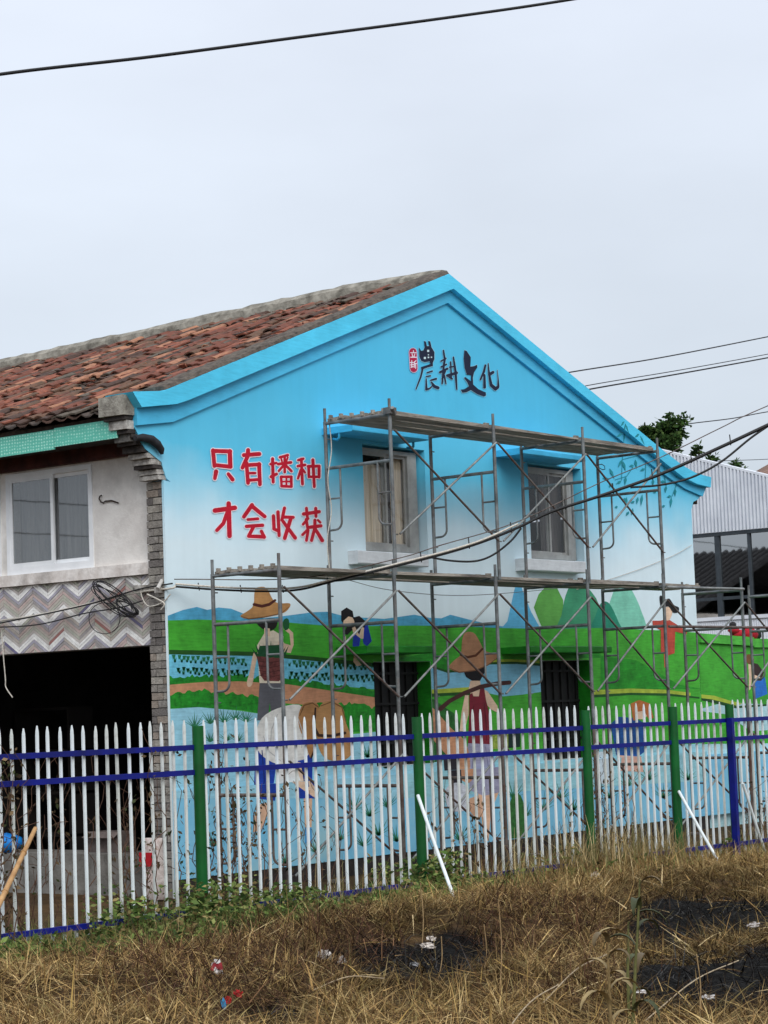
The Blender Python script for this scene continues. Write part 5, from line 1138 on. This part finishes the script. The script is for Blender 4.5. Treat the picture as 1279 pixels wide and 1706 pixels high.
wire('overhead_wire', 'thicker lower wire of the close pair behind the right roof slope', pl([(910, 664), (985, 648), (1130, 623), (1279, 596), (1400, 573)], 14.3), .020, group=g)
wire('overhead_wire', 'wire leaving the big tree top towards the right edge', pl([(1090, 716), (1148, 706), (1220, 697), (1279, 686), (1400, 668)], 22), .018, group=g)
wire('overhead_wire', 'lowest faint wire above the far brown roof', pl([(1150, 772), (1200, 768), (1279, 765), (1400, 758)], 24), .012, group=g)
wire('thin_line', 'thin white string sagging across the mural by the right windows', [at_y(u, v, -.03) for u, v in [(1152, 908), (1120, 926), (1060, 950), (1000, 970), (960, 982)]], .004, M_whitecable, 'string')
wire('thin_line', 'fine grey line sagging under the lower deck of the scaffold', [at_y(u, v, -.5) for u, v in [(575, 965), (650, 983), (760, 992), (880, 985), (990, 972)]], .004, M_steel, 'string')
tag(MB().tube(spline([fw_ for fw_ in [at_y(548, 700, -.66), at_y(552, 750, -.66), at_y(546, 800, -.66), at_y(552, 850, -.66), at_y(545, 900, -.66), at_y(550, 960, -.66)]], 6), .006, 6).build('hanging_cord', M_whitecable), 'white cord wound down the left post of the upper scaffold tier', 'cord')

# ================================================================== VEGETATION
def blades(pos, yaw, L_, w, lean, curve, cols, seg=3):
    n = len(pos); a_ = np.array(lean, float).copy(); P = np.array(pos, float).copy(); hx, hy = np.cos(yaw), np.sin(yaw); V = []
    face = yaw+np.pi/2+rng.normal(0, .5, n); sx, sy = np.cos(face), np.sin(face)
    for s_ in range(seg+1):
        ww = w*(1-.85*(s_/seg))*.5; off = np.stack([sx*ww, sy*ww, rng.normal(0, .25, n)*ww], -1)
        V += [P-off, P+off]
        st = L_/seg; P = P+np.stack([hx*np.sin(a_)*st, hy*np.sin(a_)*st, np.cos(a_)*st], -1); a_ = a_+curve/seg
    V = np.stack(V, 1).reshape(-1, 3); k = 2*(seg+1); F = []
    b_ = np.arange(n)*k
    for s_ in range(seg): F.append(np.stack([b_+2*s_, b_+2*s_+1, b_+2*s_+3, b_+2*s_+2], -1))
    return V, np.concatenate(F), np.tile(cols, (seg, 1))
def scatter(n, x0, x1, y0, y1, keep):
    x = rng.uniform(x0, x1, n); y = rng.uniform(y0, y1, n); k = keep(x, y); x, y = x[k], y[k]
    return np.stack([x, y, hgt(x, y)], -1)
def seen(x, y):
    d = np.stack([x-CAM[0], y-CAM[1], np.full_like(x, -CAM[2])], -1); z = d @ FW
    u = 639.5+FPX*(d @ RT)/z; v = 853-FPX*(d @ UP)/z; return (u > -200) & (u < 1480) & (v < 1860)
def foff(x, y): return (np.stack([x, y], -1)-FP) @ FN, (np.stack([x, y], -1)-FP) @ FD
STRAW = [(.42, .28, .115), (.31, .195, .08), (.21, .125, .052), (.52, .38, .18), (.11, .06, .028), (.07, .04, .02), (.36, .24, .09), (.28, .22, .09)]
HALO = [(c, a*1.35+12, b*1.7+5) for c, a, b in BURNT]
def field_tone(p, cols):
    h_ = region(p[:, 0], p[:, 1], HALO); o, t_ = foff(p[:, 0], p[:, 1]); g_ = np.clip((o+1.3)/1.1, 0, 1)*np.clip(1.15-np.abs(t_-2.5)/5.5, .15, 1)
    k = (rng.random(len(p)) < g_*.75)[:, None]; cols = np.where(k, cols*np.array([.62, .86, .75]), cols)
    return cols*(1-.72*np.clip(h_*rng.uniform(.3, 1.2, len(p)), 0, 1))[:, None]
# flattened dry straw
def CL(x, y):
    c = np.sin(x*2.1+1.3*y)*np.sin(y*2.9-x*.7)+.6*np.sin(x*5.3-y*3.1)*np.sin(y*6.1+x*2.2); return np.clip(.70+.36*c, .22, 1)
def keep_straw(x, y):
    o, t_ = foff(x, y); b_ = region(x, y, BURNT); s_ = region(x, y, SCRUB)
    return seen(x, y) & (o < .3) & (rng.random(len(x)) > .97*np.clip(b_*1.6, 0, 1)) & (rng.random(len(x)) > .62*np.clip(s_*1.1, 0, 1)) & (rng.random(len(x)) < CL(x, y))
p = scatter(400000, -10, 15, -12, -2, keep_straw); n = len(p); p[:, 2] += np.abs(rng.normal(0, .028, n))
V, F, C = blades(p, rng.uniform(0, 6.28, n), rng.uniform(.08, .34, n), rng.uniform(.004, .010, n), rng.normal(1.35, .28, n), rng.normal(.25, .4, n), field_tone(p, pal(n, STRAW, .3)), 2)
tag(np_mesh('dry_straw', V, F, C, M_straw), 'matted golden brown dry straw lying over the field', kind='stuff')
p = scatter(11000, -9, 14, -12, -2, keep_straw); n = len(p); p[:, 2] += np.abs(rng.normal(0, .035, n))
V, F, C = blades(p, rng.uniform(0, 6.28, n), rng.uniform(.2, .5, n), rng.uniform(.008, .017, n), rng.normal(1.3, .2, n), rng.normal(.3, .5, n), pal(n, [(.44, .31, .13), (.34, .21, .08), (.5, .38, .2), (.24, .14, .055), (.38, .25, .08)], .25), 3)
tag(np_mesh('broken_straw', V, F, C, M_straw), 'long broad broken straw stems strewn on the field', kind='stuff')
# short upright stubble and arching dead grass
p = scatter(32000, -10, 15, -12, -2, keep_straw); n = len(p)
V, F, C = blades(p, rng.uniform(0, 6.28, n), rng.uniform(.10, .34, n), rng.uniform(.004, .009, n), rng.normal(.5, .35, n), rng.normal(.9, .5, n), field_tone(p, pal(n, STRAW, .3)), 3)
tag(np_mesh('dry_grass', V, F, C, M_straw), 'arching dead grass stalks rising from the dry field', kind='stuff')
c_ = scatter(2600, -10, 15, -12, -2.2, lambda x, y: seen(x, y) & (rng.random(len(x)) > region(x, y, BURNT)) & (foff(x, y)[0] < -.1)); m_ = 34
p = np.repeat(c_, m_, 0); n = len(p); p[:, :2] += rng.normal(0, .035, (n, 2)); sz = np.repeat(rng.uniform(.5, 1.25, len(c_)), m_); tone = np.repeat(rng.uniform(.5, 1.3, (len(c_), 1)), m_, 0)
V, F, C = blades(p, rng.uniform(0, 6.28, n), rng.uniform(.07, .24, n)*sz, rng.uniform(.004, .009, n), rng.normal(.55, .35, n), rng.normal(1.2, .4, n), field_tone(p, np.clip(pal(n, STRAW, .2)*tone, .004, .9)), 3)
tag(np_mesh('dry_tufts', V, F, C, M_straw), 'small slumped tufts of dry grass across the field', kind='stuff')
# dark scrub of dead twigs
def keep_scrub(x, y): return seen(x, y) & (rng.random(len(x)) < region(x, y, SCRUB)*.9+.03)
p = scatter(24000, -9, 12, -11, -3, keep_scrub); n = len(p)
V, F, C = blades(p, rng.uniform(0, 6.28, n), rng.uniform(.2, .7, n), rng.uniform(.004, .010, n), rng.normal(1.05, .35, n), rng.normal(.9, .6, n), pal(n, [(.040, .020, .014), (.070, .034, .022), (.025, .015, .011), (.12, .062, .036)], .25), 4)
p2 = scatter(60000, -9, 12, -11, -3, lambda x, y: seen(x, y) & (rng.random(len(x)) < np.clip(region(x, y, SCRUB)*1.1, 0, 1)*.9)); n2 = len(p2); p2[:, 2] += np.abs(rng.normal(0, .045, n2))
V2, F2, C2 = blades(p2, rng.uniform(0, 6.28, n2), rng.uniform(.08, .38, n2), rng.uniform(.004, .010, n2), rng.normal(1.3, .4, n2), rng.normal(.4, .7, n2), pal(n2, [(.05, .024, .014), (.085, .042, .024), (.03, .016, .011), (.15, .08, .042), (.22, .135, .06), (.02, .012, .009)], .3), 4)
V, F, C = np.concatenate([V, V2]), np.concatenate([F, F2+len(V)]), np.concatenate([C, C2])
tag(np_mesh('dead_twigs', V, F, C, M_straw), 'dark brown tangle of dead twigs on the field', kind='stuff')
# charred stalks and ash in the burnt patches
def keep_burn(x, y): return seen(x, y) & (rng.random(len(x)) < region(x, y, BURNT)*.8)
p = scatter(60000, -9, 14, -11, -3, keep_burn); n = len(p); p[:, 2] += np.abs(rng.normal(0, .02, n))
V, F, C = blades(p, rng.uniform(0, 6.28, n), rng.uniform(.06, .28, n), rng.uniform(.005, .012, n), rng.normal(1.25, .35, n), rng.normal(.3, .4, n), pal(n, [(.005, .0045, .004), (.009, .008, .007), (.004, .004, .004), (.007, .006, .006), (.006, .005, .005), (.014, .012, .011), (.06, .058, .055)], .2), 2)
tag(np_mesh('burnt_stubble', V, F, C, M_straw), 'charred black stubble and grey ash in the burnt patches', kind='stuff')
# fence-foot growth
GREEN = [(.09, .14, .04), (.13, .18, .055), (.06, .09, .03), (.18, .20, .07)]
def band(n, t0, t1, o0, o1):
    t_ = rng.uniform(t0, t1, n); o = rng.normal((o0+o1)/2, (o1-o0)/3.2, n); q = FP+np.outer(t_, FD)+np.outer(o, FN)
    return np.stack([q[:, 0], q[:, 1], hgt(q[:, 0], q[:, 1])], -1), t_
Vs, Fs, Cs, off = [], [], [], 0
def put(VFC):
    global off
    V, F, C = VFC; Vs.append(V); Fs.append(F+off); Cs.append(C); off += len(V)
p, t_ = band(9000, -1.5, 5.6, -.75, .55); n = len(p); cl_ = .5+.5*np.sin(t_*5+1)*np.sin(t_*2.3); kp = rng.random(n) < .35+.65*cl_; p = p[kp]; n = len(p)
put(blades(p, rng.uniform(0, 6.28, n), rng.uniform(.08, .30, n), rng.uniform(.006, .013, n), rng.normal(.3, .25, n), rng.normal(.7, .4, n), pal(n, GREEN+[(.22, .20, .07)], .25), 3))
p, t_ = band(7500, 4.2, 15, -.75, .5); n = len(p); cl_ = .5+.5*np.sin(t_*4.1)*np.sin(t_*1.7+1); kp = rng.random(n) < .35+.65*cl_; p = p[kp]; n = len(p)
put(blades(p, rng.uniform(0, 6.28, n), rng.uniform(.08, .34, n), rng.uniform(.006, .013, n), rng.normal(.2, .18, n), rng.normal(.8, .5, n), pal(n, STRAW+GREEN[:2]+[(.20, .19, .07)], .25), 3))
t_ = np.concatenate([rng.normal(c_, w_, k_) for c_, w_, k_ in ((7.6, .25, 330), (8.5, .35, 420), (9.2, .15, 160), (6.4, .4, 160), (10.9, .3, 130), (3.9, .3, 80))]); n = len(t_); o = rng.normal(-.08, .16, n)
q = FP+np.outer(t_, FD)+np.outer(o, FN); p = np.stack([q[:, 0], q[:, 1], hgt(q[:, 0], q[:, 1])], -1)
put(blades(p, rng.uniform(0, 6.28, n), rng.uniform(.2, .62, n), rng.uniform(.007, .015, n), rng.normal(.12, .14, n), rng.normal(.8, .6, n), pal(n, [(.42, .32, .16), (.34, .24, .11), (.24, .20, .09), (.16, .15, .06), (.50, .40, .22)], .2), 4))
tag(np_mesh('fence_grass', np.concatenate(Vs), np.concatenate(Fs), np.concatenate(Cs), M_straw), 'mixed green and straw grass growing along the fence foot', kind='stuff')
# leafy weeds
pos = []
for k in range(470):
    t_ = rng.choice([rng.uniform(-3.5, 2.6), rng.uniform(1.5, 5.6), rng.uniform(4.7, 5.5), rng.uniform(5, 11)], p=[.5, .27, .13, .10]); o = rng.normal(-.16, .34)
    h_ = (rng.uniform(.08, .24)+.26*(rng.random() < .2))*(.4 if t_ < 1.0 or 3.4 < t_ < 4.6 else 1)*(1.0 if t_ < 5.8 else .7)*(1 if o > -.3 else .6); q = FP+FD*t_+FN*o; m_ = int(60*h_/.3); g_ = hgt(q[0], q[1])
    zz = rng.uniform(.02, 1, m_)*h_; rr_ = (.05+.12*(1-np.abs(zz/h_-.5)))*rng.random(m_)**.5; a_ = rng.uniform(0, 6.28, m_)
    pos.append(np.stack([q[0]+rr_*np.cos(a_), q[1]+rr_*np.sin(a_), g_+zz], -1))
for k in range(720):                                           # low growth in front of the bottom rail
    t_ = rng.uniform(-1.6, 5.5); o = rng.uniform(-.75, -.05)-(.25 if t_ < 1.5 else 0)*rng.random()
    if math.sin(t_*3.1+o*4)+math.sin(t_*1.3+2) < -.7: continue
    h_ = rng.uniform(.05, .19)*(.5 if (t_ < 1.0 or 3.4 < t_ < 4.6) and o > -.4 else 1); q = FP+FD*t_+FN*o; m_ = int(22+60*h_); g_ = hgt(q[0], q[1]); rr_ = .13*rng.random(m_)**.5; a_ = rng.uniform(0, 6.28, m_)
    pos.append(np.stack([q[0]+rr_*np.cos(a_), q[1]+rr_*np.sin(a_), g_+rng.uniform(.01, 1, m_)*h_], -1))
for tc_, hc_, nc_ in ((2.12, .42, 9), (1.85, .34, 7), (2.5, .36, 8), (3.2, .30, 8), (4.95, .42, 9), (5.2, .38, 8), (5.6, .22, 6), (.9, .26, 6), (4.2, .24, 6), (1.3, .36, 8)):
    for k in range(nc_):                                       # taller clumps by the posts
        q = FP+FD*(tc_+rng.normal(0, .14))+FN*rng.normal(-.14, .10); h_ = hc_*rng.uniform(.6, 1.1); m_ = 60; zz = rng.uniform(.02, 1, m_)*h_; rr_ = .10*rng.random(m_)**.5; a_ = rng.uniform(0, 6.28, m_)
        pos.append(np.stack([q[0]+rr_*np.cos(a_), q[1]+rr_*np.sin(a_), hgt(q[0], q[1])+zz], -1))
pos = np.concatenate(pos); n = len(pos)
V, F, C = leaves(pos, rng.uniform(.028, .085, n), pal(n, [(.09, .155, .04), (.16, .235, .06), (.05, .09, .025), (.22, .29, .085), (.28, .30, .10), (.12, .18, .055), (.28, .21, .09), (.035, .06, .018)], .3), .45, .5)
tag(np_mesh('leafy_weeds', V, F, C, M_leaf), 'green leafy weeds crowding the fence foot at left', kind='stuff')
# dead vines and stems behind / on the fence
def vine(label, ts, h0, h1, n, leafy, off=.08, name='dead_vine', cat='dry plant', spread=.25):
    base = fp(ts, off, 0); T = thing(name, label, cat, None, base); mb = MB(); LP = []
    for _ in range(n):
        x, y = rng.normal(0, spread), rng.normal(0, .05); z = 0; pts = [(x, y, -.05)]; H = rng.uniform(h0, h1)
        while z < H:
            x += rng.normal(0, .045); y += rng.normal(0, .02); z += rng.uniform(.06, .14); pts.append((x*FD[0], y+x*FD[1], z))
            if rng.random() < leafy: LP.append((x*FD[0]+rng.normal(0, .03), y+rng.normal(0, .03), z))
            if rng.random() < .22:
                e_ = rng.normal(0, .12, 2); mb.tube([(x*FD[0], y, z), (x+e_[0]*.6, y+e_[1]*.4, z+.06), (x+e_[0], y+e_[1]*.6, z+rng.uniform(.06, .16))], .0025, 4, caps=False)
        mb.tube(pts, [.006-.004*i/len(pts) for i in range(len(pts))], 5, caps=False)
    mb.build('stems', mat('dead_stem', srgb(112, 82, 64), srgb(64, 46, 38), scale=20, rough=.9), T)
    if LP:
        LP = np.repeat(np.array(LP), 3, 0)+rng.normal(0, .02, (len(LP)*3, 3)); m_ = len(LP)
        V, F, C = leaves(LP, rng.uniform(.03, .07, m_), pal(m_, [(.10, .07, .04), (.05, .06, .025), (.07, .05, .03), (.16, .11, .06)], .3), .9, .5); np_mesh('withered_leaves', V, F, C, M_straw, T)
g = 'dead vines along the fence'
vine('dry brown stems before the dark doorway at the far left', .55, .8, 1.5, 9, .25, .22, spread=.30)
vine('twiggy dead vine climbing pickets just left of the brick pillar', 1.5, .9, 1.75, 12, .4, .06, spread=.16)
vine('dark withered creeper right of the first green post', 2.55, .8, 1.6, 16, .75, .10, spread=.22)
vine('withered creeper stems behind the bent farmer painting', 3.5, .5, 1.25, 14, .5, .14, spread=.5)
vine('dry stems tangled below the woman with the carrying pole', 6.0, .4, 1.1, 18, .5, .10, spread=.55)
vine('dry brush tangled on the fence right of the third green post', 8.4, .5, 1.25, 20, .55, .08, spread=.5)
vine('dry stems between the blue end post and the right edge', 11.1, .4, 1.1, 12, .5, .08, spread=.45)
vine('withered leaf clump hanging at the left edge of the fence top', .02, 1.4, 1.72, 5, .9, -.06, spread=.05)
# corn plants and tall dry stalks in the foreground
def corn(label, u, v_top, u_base, lean, nl, dist_pt, green):
    b_ = at_z(*dist_pt, 0); T = thing('corn_plant', label, 'plant', None, (b_[0], b_[1], float(hgt(b_[0], b_[1]))))
    d = math.hypot(b_[0]-CAM[0], b_[1]-CAM[1]); tp = CAM+ray(u, v_top)*(d/np.dot(ray(u, v_top)[:2], np.array([b_[0]-CAM[0], b_[1]-CAM[1]])/d)); H = tp-np.array([b_[0], b_[1], 0])
    st = [(H[0]*k/6+random.uniform(-.008, .008), H[1]*k/6, H[2]*k/6) for k in range(7)]; st[0] = (0, 0, -.05)
    MB().tube(st, [.012-.0012*k for k in range(7)], 7).build('stalk', mat('corn_stalk', *( (srgb(110, 110, 62), srgb(82, 82, 46)) if green else (srgb(140, 118, 78), srgb(100, 82, 50)) ), scale=18), T)
    for i in range(nl):
        k = (i+1.2)/(nl+.6); z0 = H[2]*k; a_ = random.choice([-1, 1])*.4+(i % 2)*math.pi-YAW+random.gauss(0, .5); L_ = random.uniform(.18, .36); vs = []; ns = 8; an = random.uniform(.12, .35); x = y = 0; z = z0; cu = random.uniform(2.4, 3.6)
        for s_ in range(ns+1):
            w = .026*math.sin(math.pi*min(1, .16+.84*s_/ns))**.7*(1-.3*s_/ns)+.001; px_, py_ = -math.sin(a_)*w, math.cos(a_)*w
            bx, by = H[0]*k, H[1]*k
            vs += [(bx+x+px_, by+y+py_, z+.006), (bx+x, by+y, z-.004), (bx+x-px_, by+y-py_, z+.006)]
            x += math.cos(a_)*math.sin(an)*L_/ns; y += math.sin(a_)*math.sin(an)*L_/ns; z += math.cos(an)*L_/ns; an += cu/ns
        fs = [(3*s_+j, 3*s_+j+1, 3*s_+3+j+1, 3*s_+3+j) for s_ in range(ns) for j in range(2)]
        MB().add(vs, fs, 0, True).build('leaf', random.choice(CORN if green else CORN[2:]), T)
CORN = [mat('corn_leaf', srgb(*c), tuple(x*.7 for x in srgb(*c)), scale=16, rough=.6) for c in ((74, 80, 44), (60, 66, 36), (150, 130, 88), (102, 86, 58))]
corn('tall corn plant with drooping leaves standing in the foreground', 1066, 1452, 1050, 0, 7, (1052, 1722), True)
corn('shorter withered corn stalk left of the tall corn plant', 1012, 1545, 1018, 0, 6, (1018, 1730), False)
corn('dead corn stalk with broken leaf behind the tall corn plant', 1046, 1530, 1044, 0, 5, (1046, 1700), True)
tall = [((830, 1500), (832, 1660)), ((806, 1540), (806, 1625)), ((1160, 1590), (1165, 1700)), ((700, 1470), (702, 1590)), ((735, 1560), (728, 1640))]
ts = MB()
for a_, b_ in tall:
    q = at_z(*b_, 0); d = math.hypot(q[0]-CAM[0], q[1]-CAM[1]); r_ = ray(*a_); tp = CAM+r_*(d/np.linalg.norm(r_[:2])); mid = (np.array(q)+tp)/2+np.array([.03, .0, 0]); ts.tube(spline([q, tuple(mid), tuple(tp)], 4), .0035, 5)
tag(ts.build('dry_stalks', mat('pale_dry_stalk', srgb(178, 150, 108), srgb(130, 104, 72), scale=12)), 'thin tall dry stalks standing up from the field', kind='stuff')
sticks = [((120, 1605), (190, 1500)), ((905, 1670), (1010, 1590)), ((830, 1735), (930, 1640)), ((1075, 1700), (1230, 1600)), ((520, 1650), (640, 1630)), ((330, 1690), (395, 1648)), ((840, 1535), (890, 1610))]
M_stick = mat('pale_dry_stick', srgb(188, 170, 140), srgb(140, 120, 94), scale=14)
for k, (a_, b_) in enumerate(sticks[1:5]):
    A = np.array(at_z(*a_, .06)); Bq = np.array(at_z(*b_, .10)); 
    tag(MB().tube(spline([tuple(A), tuple((A+Bq)/2+np.array([0, 0, .05])), tuple(Bq)], 5), .0042, 6).build('dry_stick', M_stick), ['pale dry stick lying left of the corn plants', 'bent dry stick at the bottom left of the corn plants', 'long pale stick across the right burnt patch', 'pale stick along the middle burnt patch'][k], 'stick', 'dry sticks on the field')

# ================================================================== LITTER AND SMALL THINGS
def scrap(label, u, v, w, h, col, name='litter_scrap', cat='litter', group=None, z=.09, col2=None):
    q = at_z(u, v, z); s_ = math.hypot(q[0]-CAM[0], q[1]-CAM[1])/FPX; W_, H_ = w*s_, h*s_; mb = MB(); n = 5; a_ = random.uniform(0, 3)
    vs = []
    for i in range(n+1):
        for j in range(n+1):
            x, y = (i/n-.5)*W_, (j/n-.5)*H_; vs.append((x*RT[0]+random.uniform(-1, 1)*W_*.08, x*RT[1]+random.uniform(-1, 1)*W_*.15, y+random.uniform(-1, 1)*H_*.12))
    mb.add(vs, [(i*(n+1)+j, (i+1)*(n+1)+j, (i+1)*(n+1)+j+1, i*(n+1)+j+1) for i in range(n) for j in range(n) if (i, j) not in ((0, 0), (n-1, n-1), (0, n-1))], 0, False)
    for k in range(len(mb.f)): mb.mi[k] = 1 if (col2 and k % (n) < 2) else 0
    o = mb.build(name, [mat('plastic_scrap', srgb(*col), scale=20, rough=.5), mat('plastic_scrap_print', srgb(*(col2 or col)), scale=20, rough=.5)]); o.location = q
    return tag(o, label, cat, group)
scrap('torn white and red plastic wrapper on the dead twigs', 361, 1610, 18, 26, (222, 216, 212), col2=(176, 60, 70), name='plastic_wrapper', cat='wrapper', z=.18)
scrap('small red plastic scrap nearer the wrapper', 396, 1655, 14, 12, (190, 24, 36), group='red scraps')
scrap('red plastic scrap beside a blue one', 379, 1666, 13, 13, (196, 22, 40), group='red scraps')
scrap('light blue plastic scrap below the red scrap', 372, 1672, 8, 18, (70, 150, 200))
scrap('white paper scrap left of the middle burnt patch', 540, 1590, 22, 16, (208, 200, 192), group='paper scraps')
scrap('grey paper scrap at the upper left edge of the middle burnt patch', 570, 1600, 14, 14, (178, 170, 164), group='paper scraps')
scrap('white paper scrap above the middle burnt patch', 712, 1575, 24, 9, (216, 206, 196), group='paper scraps')
scrap('small white paper scrap topmost above the middle burnt patch', 718, 1563, 14, 7, (216, 206, 196), group='paper scraps')
scrap('grey ash flake inside the middle burnt patch', 690, 1606, 16, 7, (150, 150, 152), group='ash flakes')
scrap('white scrap at the left of the lower right burnt patch', 1066, 1652, 20, 6, (220, 216, 214), group='paper scraps')
scrap('white scrap low in the lower right burnt patch', 1180, 1660, 22, 7, (216, 212, 210), group='paper scraps')
scrap('white scrap between the two right burnt patches', 1255, 1540, 18, 8, (206, 200, 198), group='paper scraps')
scrap('pale scrap at the fence foot right of the leaning white pole', 992, 1458, 16, 12, (210, 196, 180), group='paper scraps', z=.12)
# woven sack in front of the pillar
q = at_x(256, 1415, -.35); sk = thing('printed_sack', 'white woven sack with a red printed block beside the brick pillar', 'sack', None, (q[0], q[1], 0))
M_sack = mat('white_woven_sack', srgb(206, 196, 190), srgb(160, 146, 138), scale=18, rough=.8, bump=.4, c3=srgb(150, 90, 70), dirt=.6)
sb = MB(); lv = [(0, .12, .08), (.12, .15, .11), (.28, .145, .10), (.42, .13, .08), (.55, .12, .045), (.62, .13, .02)]; vs = []; nn = 12
for z, a_, b_ in lv:
    for i in range(nn): th = 2*math.pi*i/nn; vs.append((b_*math.cos(th)*random.uniform(.93, 1.07), a_*math.sin(th)*random.uniform(.93, 1.07), z+.02))
sb.add(vs, [(j*nn+i, j*nn+(i+1) % nn, (j+1)*nn+(i+1) % nn, (j+1)*nn+i) for j in range(len(lv)-1) for i in range(nn)]+[tuple((len(lv)-1)*nn+i for i in range(nn))], 0, True); sb.build('bag', M_sack, sk)
MB().box(-.125, -.112, -.085, .09, .36, .50).build('printed_block', mat('red_print', srgb(180, 22, 34), srgb(150, 16, 28), scale=16), sk)
# things inside the doorway
cb = thing('cardboard_carton', 'grey open carton standing on the step inside the dark doorway', 'carton', None, (.42, 1.35, .432))
M_cart = mat('grey_carton', srgb(110, 98, 92), srgb(78, 68, 64), scale=8, rough=.9)
MB().box(-.12, -.105, -.25, .25, 0, .22).box(.10, .115, -.25, .25, 0, .22).box(-.104, .099, -.25, -.235, 0, .22).box(-.104, .099, .235, .25, 0, .22).box(-.104, .099, -.234, .234, .0, .012).build('box', M_cart, cb)
MB().add([(-.122, -.25, .222), (-.122, .25, .222), (-.22, .24, .16), (-.22, -.24, .16)], [(0, 1, 2, 3)]).build('flap', M_cart, cb)
q = at_x(12, 1402, .12); bs = thing('blue_sheet', 'crumpled bright blue sheet inside the doorway at the left edge', 'sheet', None, (q[0], q[1], .43))
lump([((0, 0, .10), .14, .22, .11), ((.02, .15, .06), .10, .14, .07)], mat('blue_plastic_sheet', srgb(30, 140, 220), srgb(18, 100, 180), scale=8, rough=.5), 'fold', bs)
